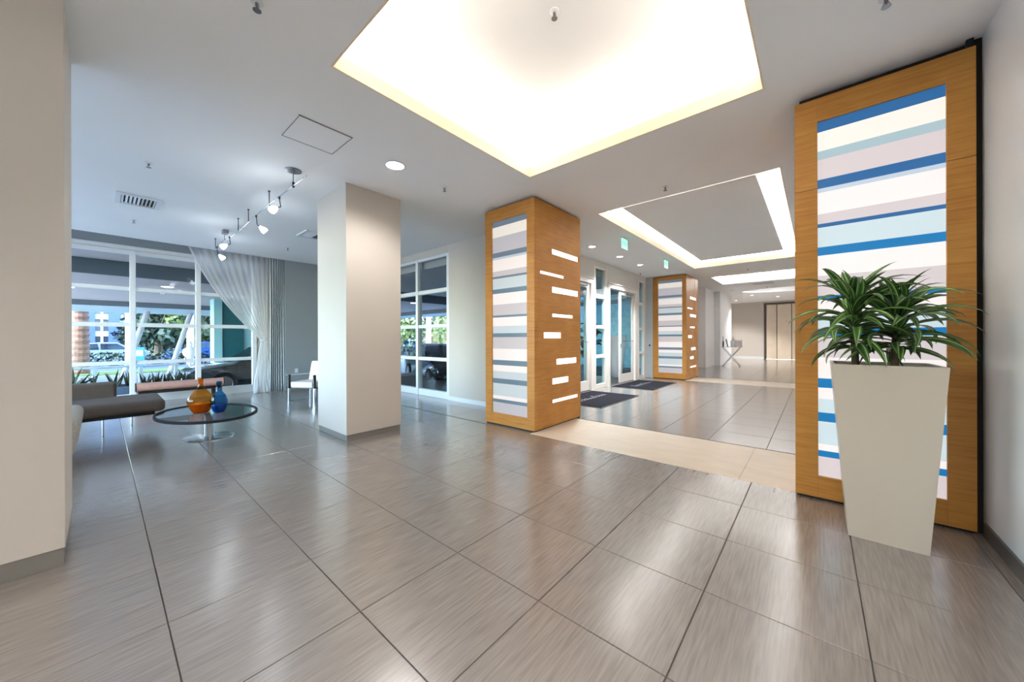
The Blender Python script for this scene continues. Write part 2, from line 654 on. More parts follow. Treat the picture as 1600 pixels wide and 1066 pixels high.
STRIP1 = (3.77, 4.97)
STRIP2 = (11.45, 12.70)
YA = STRIP1[1]
bands = [(YB, STRIP1[0]), (STRIP1[1], STRIP2[0]), (STRIP2[1], FARY)]
tiles = []
j0, j1 = math.floor((YB - TY) / TS), math.ceil((FARY - TY) / TS)
i0, i1 = math.floor((XWIN - TX) / TS), math.ceil((XR - TX) / TS)
JG = 0.0022
for i in range(i0, i1):
    for j in range(j0, j1):
        xa, xb = max(TX + i * TS, XWIN), min(TX + (i + 1) * TS, XR)
        for (ba, bb) in bands + [(STRIP1[0], 4.75)]:
            ya, yb = max(TY + j * TS, ba), min(TY + (j + 1) * TS, bb)
            xl, xr_ = xa, xb
            if (ba, bb) == (STRIP1[0], 4.75):
                xr_ = min(xr_, -2.93)
            elif ba >= STRIP1[1]:
                xl = max(xl, -5.0 if ba > 12 else XD)
            if xr_ - xl > 0.03 and yb - ya > 0.03:
                tiles.append((xl, xr_, ya, yb))
vis, hid = [], []
for t in tiles:
    cx, cy = (t[0] + t[1]) / 2, (t[2] + t[3]) / 2
    (vis if visible(cx, cy) or visible(t[0], t[3]) or visible(t[1], t[3]) else hid).append((math.hypot(cx, cy), t))
vis.sort(key=lambda q: q[0])


def tile_mesh(w, d):
    g, c = JG, 0.0015
    x0, x1, y0, y1 = -w / 2 + g, w / 2 - g, -d / 2 + g, d / 2 - g
    mb = MB()
    mb.add([(x0, y0, -.006), (x1, y0, -.006), (x1, y1, -.006), (x0, y1, -.006),
            (x0, y0, -c), (x1, y0, -c), (x1, y1, -c), (x0, y1, -c),
            (x0 + c, y0 + c, 0), (x1 - c, y0 + c, 0), (x1 - c, y1 - c, 0), (x0 + c, y1 - c, 0)],
           [(0, 1, 5, 4), (1, 2, 6, 5), (2, 3, 7, 6), (3, 0, 4, 7),
            (4, 5, 9, 8), (5, 6, 10, 9), (6, 7, 11, 10), (7, 4, 8, 11), (8, 9, 10, 11)])
    return mb.mesh('tile', 'tile')


tile_cache = {}
for k, (dist, t) in enumerate(vis[:300]):
    w, d = round(t[1] - t[0], 3), round(t[3] - t[2], 3)
    if (w, d) not in tile_cache:
        tile_cache[(w, d)] = tile_mesh(w, d)
    o = bpy.data.objects.new('tile', tile_cache[(w, d)])
    C.objects.link(o)
    o.parent = floor
    o.location = ((t[0] + t[1]) / 2, (t[2] + t[3]) / 2, 0)
rest = MB()
for dist, t in vis[300:] + hid:
    g = JG
    rest.box(t[0] + g, t[1] - g, t[2] + g, t[3] - g, -.006, 0)
far_tiles = rest.build('distant_tiles', 'tile', floor)
far_tiles['kind'] = 'stuff'
for xs, (ya, yb) in (((-2.93, -2.46, -0.535, XR), STRIP1), ((-3.0, -0.545, XR), STRIP2)):
    for a, b in zip(xs[:-1], xs[1:]):
        MB().box(a + .0015, b - .0015, ya, yb, -.006, 0.0).build('stone_slab', 'beige_stone', floor)
# tile behind the first strip, under the wooden column
MB().box(XD, -2.935, 4.752, STRIP1[1], -.006, 0).build('tile', 'tile', floor)

# ---- ceiling
COVE1 = (-2.64, -0.30, 1.08, 3.41)
COVE2 = (-2.61, -0.30, 5.10, 10.95)
COVE3 = (-2.85, 0.45, 13.9, 16.5)
LIP = 0.11
cl = MB()
cl.plate('z', (-10.0, XR + .1, YB - .1, FAR0), [COVE1, COVE2], CEIL, CEIL + LIP)
ceiling = struct('ceiling', cl, 'ceiling_paint')
# curtain pocket above the lounge window
struct('trim_1', MB().box(XWIN - .1, -9.95, YB - .1, 4.75, 3.5, 3.56).box(-10.0, -9.97, YB - .1, 3.02, CEIL + .01, 3.5), 'ceiling_paint')


def cavity(name, hole, z0, z1, grow):
    a, b, c, d = hole[0] - grow, hole[1] + grow, hole[2] - grow, hole[3] + grow
    mb = MB()
    mb.box(a - .04, b + .04, c - .04, d + .04, z1, z1 + .05)
    mb.box(a - .04, a, c, d, z0, z1).box(b, b + .04, c, d, z0, z1)
    mb.box(a - .04, b + .04, c - .04, c, z0, z1).box(a - .04, b + .04, d, d + .04, z0, z1)
    return struct(name, mb, 'ceiling_paint')


cavity('trim_2', COVE1, CEIL + LIP, 3.64, 0.24)
cavity('trim_3', COVE2, CEIL + LIP, 3.62, 0.24)
cavity('trim_4', COVE3, FARC + .08, 3.75, 0.24)
# floating panel of the second cove, on hangers
PAN2 = (-2.32, -0.57, 5.38, 10.45)
fp = MB().box(PAN2[0], PAN2[1], PAN2[2], PAN2[3], 3.345, 3.385)
for hx in (-2.0, -0.9):
    for hy in (6.0, 8.0, 9.8):
        fp.box(hx - .01, hx + .01, hy - .01, hy + .01, 3.385, 3.62)
struct('trim_5', fp, 'ceiling_paint')
# far hall ceiling with a rectangular and an oval recess
OV = (-0.45, 19.9, 2.2, 0.95)
orect = (OV[0] - OV[2] - .3, XR + .1, OV[1] - OV[3] - .3, OV[1] + OV[3] + .3)
fc = MB().plate('z', (-5.2, XR + .1, FAR0 - .02, FARY + .1), [COVE3, orect], FARC, FARC + .08)
n = 64
ring, rim, top = [], [], []
for k in range(n):
    a = 2 * PI * k / n
    ca, sa = math.cos(a), math.sin(a)
    ring.append((min(OV[0] + OV[2] * ca, XR + .1), OV[1] + OV[3] * sa, FARC))
    hx = (orect[1] - OV[0]) if ca > 0 else (OV[0] - orect[0])
    hy = (orect[3] - OV[1])
    s_ = min(hx / max(abs(ca), 1e-6), hy / max(abs(sa), 1e-6))
    rim.append((OV[0] + s_ * ca, OV[1] + s_ * sa, FARC))
fc.add(ring + rim, [(k, (k + 1) % n, n + (k + 1) % n, n + k) for k in range(n)])
fc.add(ring + [(p[0], p[1], FARC + .08) for p in ring], [(k, (k + 1) % n, n + (k + 1) % n, n + k) for k in range(n)])
fc.box(orect[0], orect[1], orect[2], orect[3], FARC + .30, FARC + .34)
fc.box(orect[0] - .02, orect[0], orect[2], orect[3], FARC, FARC + .34).box(orect[0], orect[1], orect[2] - .02, orect[2], FARC + .01, FARC + .34).box(orect[0], orect[1], orect[3], orect[3] + .02, FARC + .01, FARC + .34)
struct('ceiling_far', fc, 'ceiling_paint')
struct('trim_6', MB().box(-5.2, XR + .1, FAR0 - .06, FAR0 - .01, CEIL + .02, FARC + .06), 'ceiling_paint')
# roof deck so that no daylight leaks into the recesses
struct('roof', MB().box(XWIN - .1, XR + .3, YB - .2, FARY + .2, 3.95, 4.1), 'soffit_dark')

# cove lamps (LED strips lying on the ledges)


def cove_lamps(hole, z, wpm, col, grow=0.24, inset=0.14):
    a, b, c, d = hole
    cx, cy = (a + b) / 2, (c + d) / 2
    for nm, loc, dr, L in (('cove_lamp', (a - inset, cy, z), (0.08, 0, 1), d - c), ('cove_lamp', (b + inset, cy, z), (-0.08, 0, 1), d - c),
                           ('cove_lamp', (cx, c - inset, z), (0, 0.08, 1), b - a), ('cove_lamp', (cx, d + inset, z), (0, -0.08, 1), b - a)):
        o = area(nm, loc, dr, 0.08, 0.08, wpm * L, col)
        v = Vector(dr).normalized()
        along = Vector((0, 1, 0)) if abs(dr[0]) > 0 else Vector((1, 0, 0))
        y_ax = along
        z_ax = -v
        x_ax = y_ax.cross(z_ax).normalized()
        z_ax = x_ax.cross(y_ax)
        o.rotation_euler = Matrix((x_ax, y_ax, z_ax)).transposed().to_euler()
        o.data.size = 0.06
        o.data.size_y = L


cove_lamps(COVE1, CEIL + LIP + .02, 10.5, (1.0, .90, .78))
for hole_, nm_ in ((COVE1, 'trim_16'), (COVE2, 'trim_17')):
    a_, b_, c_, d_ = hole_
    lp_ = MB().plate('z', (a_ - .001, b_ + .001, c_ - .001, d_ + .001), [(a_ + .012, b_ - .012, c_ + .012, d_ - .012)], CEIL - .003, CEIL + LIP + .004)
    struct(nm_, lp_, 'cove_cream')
cove_lamps(COVE2, CEIL + LIP + .02, 27, (1.0, 0.97, 0.94))
cove_lamps(COVE3, FARC + .10, 55, (1.0, 0.97, 0.94))
for lx in (-1.6, 0.2):
    area('oval_cove_lamp', (lx, 19.9, FARC + .05), (0, 0, 1), 0.8, 0.5, 22, NEUT)

# ---- walls
struct('wall_right', MB().box(XR, XR + .15, YB - .1, FARY, 0, 3.9), 'right_paint')
struct('baseboard_right', MB().box(XR - .014, XR, YB, 3.70, 0, .09), 'baseboard_dark')
# back wall behind the camera: unseen glazing added to bring in sky light
bw = MB().plate('y', (XWIN - .1, XR + .15, 0, 3.9), [(-9.8, -4.8, 0.15, 3.05)], YB - .12, YB)
struct('wall_back', bw, 'paint')
wf = MB()
for x in [-9.8 + k * 1.25 for k in range(5)]:
    wf.box(x - .04, x + .04, YB - .1, YB - .02, .15, 3.05)
for z in (.17, 0.85, 2.3, 3.03):
    wf.box(-9.8, -4.8, YB - .09, YB - .03, z - .03, z + .03)
struct('window_1', wf, 'frame_white')
struct('window_2', MB().box(-9.8, -4.8, YB - .065, YB - .055, .15, 3.05), 'window_glass')


def glazing(name, axis, at, us, zs, mw, depth, jw=None, sill=(0.05, 0.18), label=None, frame='frame_white', pane='window_glass'):
    """window wall: mullions at us, transoms (z0,z1) in zs; each mullion, transom and pane its own part"""
    root = bpy.data.objects.new(name, None)
    C.objects.link(root)
    root['kind'] = 'structure'
    if label:
        root['label'] = label

    def bx(u0, u1, z0, z1, t0, t1):
        mb = MB()
        if axis == 'x':
            mb.box(t0, t1, u0, u1, z0, z1)
        else:
            mb.box(u0, u1, t0, t1, z0, z1)
        return mb
    ztop = zs[-1][0]
    for u in us:
        bx(u - mw / 2, u + mw / 2, 0, zs[-1][1], at - depth / 2, at + depth / 2).build('mullion', frame, root, bevel=.004)
    for a, b in zip(us[:-1], us[1:]):
        u0, u1 = a + mw / 2, b - mw / 2
        for (z0, z1) in [sill] + list(zs):
            bx(u0, u1, z0 if z0 > .06 else 0, z1, at - depth / 2 + .01, at + depth / 2 - .012).build('transom', frame, root, bevel=.004)
        lv = [sill] + list(zs)
        for (p, q) in zip(lv[:-1], lv[1:]):
            bx(u0 - .005, u1 + .005, p[1] - .005, q[0] + .005, at - .006, at + .006).build('pane', pane, root)
    return root


Z_TR = [(0.785, 0.858), (1.545, 1.625), (2.275, 2.345), (3.005, 3.08)]
glazing('window_3', 'x', XWIN, [-4.6, -3.6, -2.6, -1.6, -0.58, 0.42, 1.42, 2.46], Z_TR, 0.085, 0.12,
        label='tall white framed lounge window of twelve panes and more')
wl_ = MB().plate('x', (YB, 4.9, 0, 3.6), [(-4.65, 2.50, 0.0, 3.08)], XWIN - .12, XWIN + .04)
struct('wall_left', wl_, 'paint')
struct('trim_7', MB().box(XWIN + .04, XWIN + .10, YB, 2.56, 3.09, 3.16), 'frame_white')
struct('trim_8', MB().box(XWIN + .041, XWIN + .06, YB, 2.6, 3.16, 3.5), 'grey_paint')
# grey return wall beside the curtain, with a thin pale rail
struct('wall_lounge', MB().box(-10.15, -10.0, 2.98, 4.9, 0, 3.52), 'grey_paint')
struct('trim_9', MB().box(-10.0, -9.98, 3.0, 4.75, .385, .405), 'frame_white')
struct('baseboard_lounge', MB().box(-10.0, -9.985, 3.0, 4.75, 0, .10), 'baseboard')
# garden side wall with the second window
YG = 4.75
struct('wall_garden', MB().plate('y', (-10.1, XD + .01, 0, 3.5), [(-9.55, -5.82, 0, 3.10)], YG, YG + .16), 'paint')
glazing('window_4', 'y', YG + .06, [-9.5, -8.2, -6.98, -5.86], [(0.80, 0.875), (1.525, 1.60), (2.29, 2.375), (3.04, 3.13)], 0.085, 0.12,
        sill=(0.04, 0.15), label='white framed garden window seen between the two columns')
struct('baseboard_garden', MB().box(-5.82, XD, YG - .014, YG, 0, .085), 'frame_white')

# entrance wall with doors and sidelights
D1 = (5.35, 7.97)
S1 = (8.04, 8.80)
D2 = (8.86, 10.85)
S2 = (10.93, 11.48)
struct('wall_entrance', MB().plate('x', (YG + .16, 11.6, 0, 3.5), [(D1[0], D1[1], 0, 2.72), (S1[0], S1[1], 0, 3.13), (D2[0], D2[1], 0, 2.72), (S2[0], S2[1], 0, 3.13)], XD - .14, XD), 'gloss_white')
for k, (a, b) in enumerate((S1, S2)):
    glazing('window_%d' % (5 + k), 'x', XD - .05, [a + .045, b - (.09 if k == 0 else .045)], [(0.78, 0.865), (1.535, 1.62), (2.31, 2.42), (3.06, 3.13)], 0.09, 0.11,
            sill=(0.03, 0.11), frame='door_white', pane='door_glass', label=('narrow white sidelight of four panes between the doors', 'narrow white sidelight of four panes beside the steel strip')[k])
    if k == 0:
        struct('trim_10', MB().box(XD - .12, XD, b - .046, b, 0, 3.13), 'door_white')


def door_leaf(parent_name, y0, y1, hinge, angle, idx, label, handle_y):
    """glazed leaf, local origin on its hinge line"""
    root = bpy.data.objects.new('door_%d' % idx, None)
    C.objects.link(root)
    root['kind'] = 'structure'
    root['label'] = label
    w = y1 - y0
    s = 1 if hinge == y0 else -1
    root.location = (0, 0, 0)

    def bx(a, b, z0, z1, t0=-.022, t1=.022):
        lo, hi = sorted((s * a, s * b))
        return MB().box(t0, t1, lo, hi, z0, z1)
    st = 0.125
    bx(0.004, st, .012, 2.63).build('stile', 'door_white', root, bevel=.003)
    bx(w - st, w - .004, .012, 2.63).build('stile', 'door_white', root, bevel=.003)
    bx(st, w - st, .012, 0.25).build('rail', 'door_white', root, bevel=.003)
    bx(st, w - st, 2.53, 2.63).build('rail', 'door_white', root, bevel=.003)
    bx(st - .005, w - st + .005, .245, 2.535, -.006, .006).build('pane', 'door_glass', root)
    hb = MB()
    hb.tube([(.06, s * .12, 1.2), (.06, s * (w - .1), 1.2)], .011, 8)
    for q in (.14, w - .13):
        hb.tube([(.018, s * q, 1.2), (.06, s * q, 1.2)], .009, 6)
    hb.build('push_bar', 'chrome', root, smooth=40)
    lk = MB().box(.022, .034, *sorted((s * (w - .09), s * (w - .04))), 1.02, 1.12)
    lk.build('lock_plate', 'chrome', root, bevel=.003)
    cb = MB().box(.022, .07, *sorted((s * .15, s * .55)), 2.555, 2.61)
    cb.build('door_closer', 'steel', root, bevel=.006)
    root.location = (XD - .06, hinge, 0)
    root.rotation_euler = (0, 0, angle)
    return root


door_leaf('door', 5.42, 6.64, 5.42, 0, 1, 'closed white glazed entrance leaf hidden behind the wooden column', 0)
door_leaf('door', 6.66, 7.88, 7.88, 0, 2, 'closed white glazed entrance leaf beside the wooden column', 0)
door_leaf('door', 8.93, 9.62, 8.93, math.radians(97), 3, 'white glazed entrance leaf standing open outward', 0)
door_leaf('door', 9.64, 10.66, 10.66, 0, 4, 'closed white glazed entrance leaf beside the opening', 0)
for k, (a, b) in enumerate((D1, D2)):
    tr = MB().box(XD - .13, XD + .015, a - .05, a + .07, 0, 2.78).box(XD - .13, XD + .015, b - .09 if k == 0 else b - .19, b + .03, 0, 2.78)
    tr.box(XD - .13, XD + .015, a + .07, b - .09 if k == 0 else b - .19, 2.645, 2.78)
    tr.box(XD + .015, XD + .045, a - .05, b + .03, 2.755, 2.785)
    struct('trim_%d' % (11 + k), tr, 'door_white')
    MB()
# steel jamb strip beside the far wooden column
struct('trim_13', MB().box(XD, -3.985, 11.60, 11.75, 0, CEIL), 'jamb_steel')
kb = MB().box(-4.10, -4.06, 11.585, 11.60, 1.02, 1.08).build('key_switch', 'black')
tag(kb, 'small black key switch on the steel jamb', 'switch')

# far hall
struct('wall_hall', MB().box(-4.35, XD, 11.6, 17.0, 0, 3.9).box(-5.2, -5.05, 16, FARY, 0, 3.9), 'paint')
struct('wall_pier', MB().box(-5.05, -3.60, 17.0, 18.72, 0, FARC), 'far_white')
struct('wall_pier.001', MB().box(-5.05, -3.36, 18.72, 21.6, 0, FARC), 'far_white')
struct('wall_far', MB().plate('y', (-5.2, XR + .1, 0, 3.9), [(-2.30, 0.35, 0, 3.30)], FARY, FARY + .17), 'far_paint')
struct('baseboard_far', MB().box(-5.05, -2.36, FARY - .015, FARY, 0, .14), 'frame_white')
struct('trim_14', MB().box(-2.36, -2.27, FARY - .04, FARY + .12, 0, 3.36).box(-2.27, .35, FARY - .04, FARY + .12, 3.27, 3.36), 'baseboard_dark')
struct('wall_backing', MB().box(-5.2, XR + .1, FARY + .17, FARY + .3, 0, 3.9), 'dark_gap')  # dark backing added to block daylight behind the partition gaps
fd = thing('folding_partition', 'cream folding partition doors at the end of the hall', 'door', (-2.25, FARY + .05, 0))
xs = [-2.25, -1.74, -1.05, -0.42, 0.30]
for k in range(4):
    a, b = xs[k], xs[k + 1]
    dy = .10 if k % 2 == 0 else -.10
    cxy = ((a + b) / 2, FARY + .06)
    ax = Vector(((b - a) / 2 - .016, dy / 2, 0))
    MB().obox((cxy[0], cxy[1], 1.635), ax, (0, .02, 0), (0, 0, 1.622)).build('leaf', 'beige_stone', fd, bevel=.004)
MB().box(-2.26, .34, FARY + .02, FARY + .10, 3.262, 3.268).build('track', 'dark_metal', fd)

# ================================================================== COLUMNS


def painted_column(name, label, x0, x1, y0, y1, bh, rec, cat='column'):
    t = thing(name, label, cat, ((x0 + x1) / 2, (y0 + y1) / 2, 0))
    MB().box(x0, x1, y0, y1, bh, CEIL + .002).build('shaft', 'paint', t, bevel=.004)
    MB().box(x0 + rec, x1 - rec, y0 + rec, y1 - rec, 0, bh).build('plinth', 'baseboard', t)
    return t


painted_column('square_column', 'square off-white column standing alone beside the coffee table', -5.345, -4.455, 2.0, 2.77, .075, .012)
painted_column('square_pillar', 'broad off-white pillar at the left edge of the picture', -4.01, -3.255, -1.6, -.135, .10, .006)

ZB = [3.0, 2.92, 2.768, 2.700, 2.542, 2.471, 2.438, 2.268, 2.190, 2.160, 2.004, 1.938, 1.777, 1.618, 1.588, 1.46, 1.355, 1.298, 1.13, 0.963, 0.889, 0.80, 0.692, 0.621, 0.442, 0.390, 0.342, 0.187]
SEQ = ['b', 'c', 't', 'm', 'b', 'l', 'w', 'p', 'b', 'y', 'B', 'w', 'p', 'B', 'w', 'y', 'B', 'p', 'w', 'B', 'w', 'y', 'B', 'y', 'w', 'B', 'm']
VIV = dict(b=(44, 104, 160), c=(252, 246, 236), t=(172, 196, 204), m=(220, 208, 210), l=(196, 210, 224), w=(252, 244, 242), p=(218, 208, 210),
           y=(208, 226, 232), B=(14, 122, 184))
GRY = dict(b=(110, 126, 142), c=(248, 240, 230), t=(192, 192, 198), m=(196, 192, 198), l=(196, 206, 216), w=(250, 240, 236), p=(206, 198, 200),
           y=(204, 214, 218), B=(104, 128, 144))
KEYS = list(VIV)
VM = ['vivid_' + k for k in KEYS]
GM = ['grey_' + k for k in KEYS]
for k in KEYS:
    stripe_mat('vivid_' + k, VIV[k], 0.64)
    stripe_mat('grey_' + k, GRY[k], 0.52)

SLOTS = [(0.43, 1.17, 2.513, 2.592), (0.135, 0.745, 2.192, 2.235), (0.43, 1.17, 1.954, 2.041), (0.43, 1.005, 1.60, 1.647), (0.22, 0.665, 1.287, 1.373),
         (0.54, 1.115, .896, .982), (0.43, .875, .613, .701), (.433, 1.15, .342, .391)]


def wood_column(label, x0, x1, y0, y1, zt, mats, side='right', seam=None, inner=(0.13, 0.128, 0.187, 3.0)):
    """veneered column with a back-lit striped panel in front and light slots in its side"""
    t = thing('wooden_light_column', label, 'column', ((x0 + x1) / 2, (y0 + y1) / 2, 0))
    th = 0.03
    MB().box(x0 + th, x1 - th, y0 + .075, y1 - th, 0, CEIL - .005).build('core', 'core', t)
    MB().box(x0 + .012, x1 - .012, y0 + .012, y1 - .012, 0, .018).build('plinth', 'dark_gap', t)
    ix0, ix1, iz0, iz1 = x0 + inner[0], x1 - inner[1], inner[2], inner[3]
    zs = 2.47
    for (a, b) in ((x0, ix0), (ix1, x1)):
        MB().box(a, b, y0, y0 + .075, .018, zs - .0015).build('stile', 'wood', t, bevel=.0015)
        MB().box(a, b, y0, y0 + .075, zs + .0015, zt).build('stile', 'wood', t, bevel=.0015)
    MB().box(ix0, ix1, y0 + .001, y0 + .075, .018, iz0).build('rail', 'wood', t, bevel=.0015)
    MB().box(ix0, ix1, y0 + .001, y0 + .075, iz1, zt).build('rail', 'wood', t, bevel=.0015)
    lp = MB()
    yy = y0 + .022
    sc_ = (iz1 - iz0) / (ZB[0] - ZB[-1])
    for k, s_ in enumerate(SEQ):
        za, zb = iz0 + (ZB[k + 1] - ZB[-1]) * sc_, iz0 + (ZB[k] - ZB[-1]) * sc_
        lp.add([(ix0, yy, za), (ix1, yy, za), (ix1, yy, zb), (ix0, yy, zb)], [(0, 1, 2, 3)], KEYS.index(s_))
    lp.add([(ix0, yy + .02, iz0), (ix1, yy + .02, iz0), (ix1, yy + .02, iz1), (ix0, yy + .02, iz1)], [(3, 2, 1, 0)], 1)
    o = lp.build('striped_light_panel', mats, t)
    o['label'] = 'back-lit panel of horizontal stripes'
    holes = [(y0 + .0 + a, y0 + b, c, d) for a, b, c, d in SLOTS]
    if side == 'right':
        pieces = [(y0 + .0755, y1)] if seam is None else [(y0 + .0755, seam - .012), (seam + .012, y1)]
        for a, b in pieces:
            hs = [h for h in holes if h[1] > a and h[0] < b]
            MB().plate('x', (a, b, .018, zt), hs, x1 - th, x1).build('side_panel', 'wood', t)
        for h in holes:
            MB().box(x1 - th + .002, x1 - .008, h[0], h[1], h[2], h[3]).build('light_slot', 'slot_light', t)
    MB().box(x0, x0 + th, y0 + .0755, y1, .018, zt).build('side_panel', 'wood', t)
    MB().box(x0 + th, x1 - th, y1 - th, y1, .018, zt).build('back_panel', 'wood', t)
    return t


wood_column('honey wood column with grey-striped lit panel standing by the beige strip', -3.845, -2.905, 3.85, 5.09, 3.222, GM, inner=(.135, .132, .178, 3.035))
wood_column('honey wood column with lit stripes at the far end beyond the door mats', -3.985, -2.985, 11.62, 13.02, 3.225, GM, seam=12.62, inner=(.165, .12, .19, 3.1))
wood_column('tall honey wood column with bright blue-striped lit panel behind the planter', -0.128, 0.795, 3.71, 4.94, 3.185, VM, side='none', inner=(.142, .124, .187, 3.0))
struct('trim_15', MB().box(.76, .79, 3.725, 3.75, 3.186, CEIL).box(.797, XR, 3.76, 3.80, 0, CEIL), 'dark_gap')

# ================================================================== CEILING FITTINGS


def downlight(x, y, z, label, watts, col, r=.075, ang=120):
    t = thing('downlight', label, 'downlight', (x, y, z), 'recessed ceiling downlights')
    MB().lathe([(r, 0), (r + .022, -.002), (r + .022, -.008), (r - .002, -.010), (r - .004, -.004)], (x, y, z), 28).build('trim_ring', 'white_metal', t, smooth=50)
    MB().lathe([(0.0001, -.006), (r * .6, -.0065), (r - .002, -.004), (r - .002, 0), (.0001, 0)], (x, y, z), 28).build('lens', 'lamp_lens', t, smooth=50)
    d = bpy.data.lights.new('downlight_lamp', 'SPOT')
    d.energy = watts
    d.color = col
    d.spot_size = math.radians(ang)
    d.spot_blend = 0.7
    d.shadow_soft_size = r * .9
    lo = bpy.data.objects.new('downlight_lamp', d)
    C.objects.link(lo)
    lo.location = (x, y, z - .03)
    return t


downlight(-3.60, 2.17, CEIL, 'bright round downlight in front of the square column', 90, NEUT, .10, 150)
downlight(-3.62, 6.85, CEIL, 'round downlight nearest the wooden column outside the doors', 320, COOL)
downlight(-3.57, 8.14, CEIL, 'round downlight above the nearer door mat, middle of three', 320, COOL)
downlight(-3.56, 9.41, CEIL, 'round downlight above the farther door mat', 320, COOL)
downlight(-2.45, 21.6, FARC, 'small round downlight beside the oval recess, left one', 380, COOL)
downlight(-3.5, 24.0, FARC, 'small round downlight in front of the grey end wall', 380, NEUT)
downlight(-1.5, 23.2, FARC, 'small round downlight in front of the cream folding doors', 300, NEUT)


downlight(.1, -.9, CEIL, 'added fill downlight behind the viewpoint, nearest the large recess', 215, NEUT, .10, 150)  # unseen fill lamp added to brighten the right side and ceiling
downlight(.1, -3.2, CEIL, 'added fill downlight behind the viewpoint, by the back wall', 215, NEUT, .10, 150)  # second added fill lamp, also out of view


def sprinkler(x, y, z, label, pend=True):
    t = thing('sprinkler_head', label, 'sprinkler', (x, y, z), 'ceiling sprinkler heads')
    MB().lathe([(.0001, 0), (.035, 0), (.035, -.004), (.018, -.012), (.012, -.012), (.0001, -.012)], (x, y, z), 16).build('escutcheon', 'white_metal', t, smooth=50)
    m = MB().lathe([(.0001, -.012), (.010, -.012), (.010, -.03), (.004, -.034), (.004, -.05), (.022, -.051), (.022, -.054), (.0001, -.054)], (x, y, z), 12)
    m.tube([(x - .010, y, z - .028), (x - .014, y, z - .04), (x, y, z - .05)], .0025, 5).tube([(x + .010, y, z - .028), (x + .014, y, z - .04), (x, y, z - .05)], .0025, 5)
    m.build('nozzle', 'steel', t, smooth=50)
    return t


sprinkler(-3.643, 2.906, CEIL, 'sprinkler head in the soffit left of the wooden column')
sprinkler(-5.61, .349, CEIL, 'sprinkler head nearest the ceiling vent, on the camera side')
sprinkler(-8.468, .353, CEIL, 'sprinkler head between the ceiling vent and the window')
sprinkler(-1.473, 4.77, CEIL, 'sprinkler head between the two ceiling recesses')
sprinkler(-2.457, .595, CEIL, 'sprinkler head cut off by the top edge left of the recess')
sprinkler(.314, 2.962, CEIL, 'sprinkler head cut off by the top edge near the right wall')
sprinkler(-1.42, 2.13, 3.64, 'sprinkler head inside the large lit ceiling recess')
sprinkler(-8.6, 2.62, CEIL, 'sprinkler head in front of the grey lounge wall')
sprinkler(-1.45, 11.9, CEIL, 'sprinkler head just past the corridor recess')
sprinkler(-4.0, 10.6, CEIL, 'small sprinkler head past the last corridor downlight')
sprinkler(-1.55, 18.3, FARC, 'distant sprinkler head in front of the oval recess')

# ceiling access hatch: a hairline frame
ah = thing('access_hatch', 'flush square access hatch outlined in the ceiling', 'hatch', (-3.65, 1.37, CEIL))
MB().box(-3.875, -3.435, 1.15, 1.59, CEIL - .003, CEIL - .0005).build('panel', 'ceiling_paint', ah, bevel=.001)
hf = MB()
hf.box(-3.425, -3.415, 1.13, 1.60, CEIL - .006, CEIL - .0005).box(-3.89, -3.885, 1.14, 1.60, CEIL - .003, CEIL - .0005)
hf.box(-3.89, -3.415, 1.135, 1.140, CEIL - .003, CEIL - .0005).box(-3.89, -3.415, 1.60, 1.605, CEIL - .003, CEIL - .0005)
hf.build('frame', 'baseboard', ah)


def vent(label, x0, x1, y0, y1, z, n):
    t = thing('ceiling_vent', label, 'vent', ((x0 + x1) / 2, (y0 + y1) / 2, z), 'ceiling air vents')
    MB().plate('z', (x0, x1, y0, y1), [(x0 + .05, x1 - .05, y0 + .05, y1 - .05)], z - .022, z - .0005).build('frame', 'white_metal', t, bevel=.004)
    MB().box(x0 + .05, x1 - .05, y0 + .05, y1 - .05, z - .003, z - .0008).build('backing', 'dark_gap', t)
    for k in range(n):
        yy = y0 + .065 + (y1 - y0 - .13) * k / (n - 1)
        s = 1 if k >= n / 2 else -1
        MB().obox(((x0 + x1) / 2, yy, z - .013), ((x1 - x0) / 2 - .051, 0, 0), (0, .010, .007 * s), (0, -.0006 * s, .001)).build('slat', 'white_metal', t)
    return t


vent('white slatted ceiling vent above the sofa', -7.5, -6.98, .13, .57, CEIL, 9)
vent('white slatted ceiling vent partly hidden behind the square column', -7.42, -6.9, 2.40, 2.84, CEIL, 9)
vent('small distant ceiling vent in front of the oval recess', -1.9, -1.2, 16.85, 17.25, FARC, 5)


def exit_sign(y, label):
    x = -2.84
    t = thing('exit_sign', label, 'exit sign', (x, y, CEIL), 'hanging exit signs')
    MB().box(x - .03, x + .03, y - .13, y + .13, CEIL - .025, CEIL - .0005).build('housing', 'white_metal', t, bevel=.004)
    MB().box(x - .005, x + .005, y - .14, y + .14, CEIL - .215, CEIL - .025).build('lit_plate', 'exit_green', t, bevel=.002)
    me = text_mesh('EXIT', .125, 'lettering')
    me.materials.append(MATS['exit_letter'])
    o = bpy.data.objects.new('lettering', me)
    C.objects.link(o)
    o.parent = t
    o.matrix_basis = Matrix.Translation((.0065, 0, -.12)) @ Matrix.Rotation(PI / 2, 4, 'Z') @ Matrix.Rotation(PI / 2, 4, 'X')
    return t


exit_sign(6.70, 'green lit glass exit sign hanging nearer the wooden column')
exit_sign(9.24, 'green lit glass exit sign hanging nearer the far column')

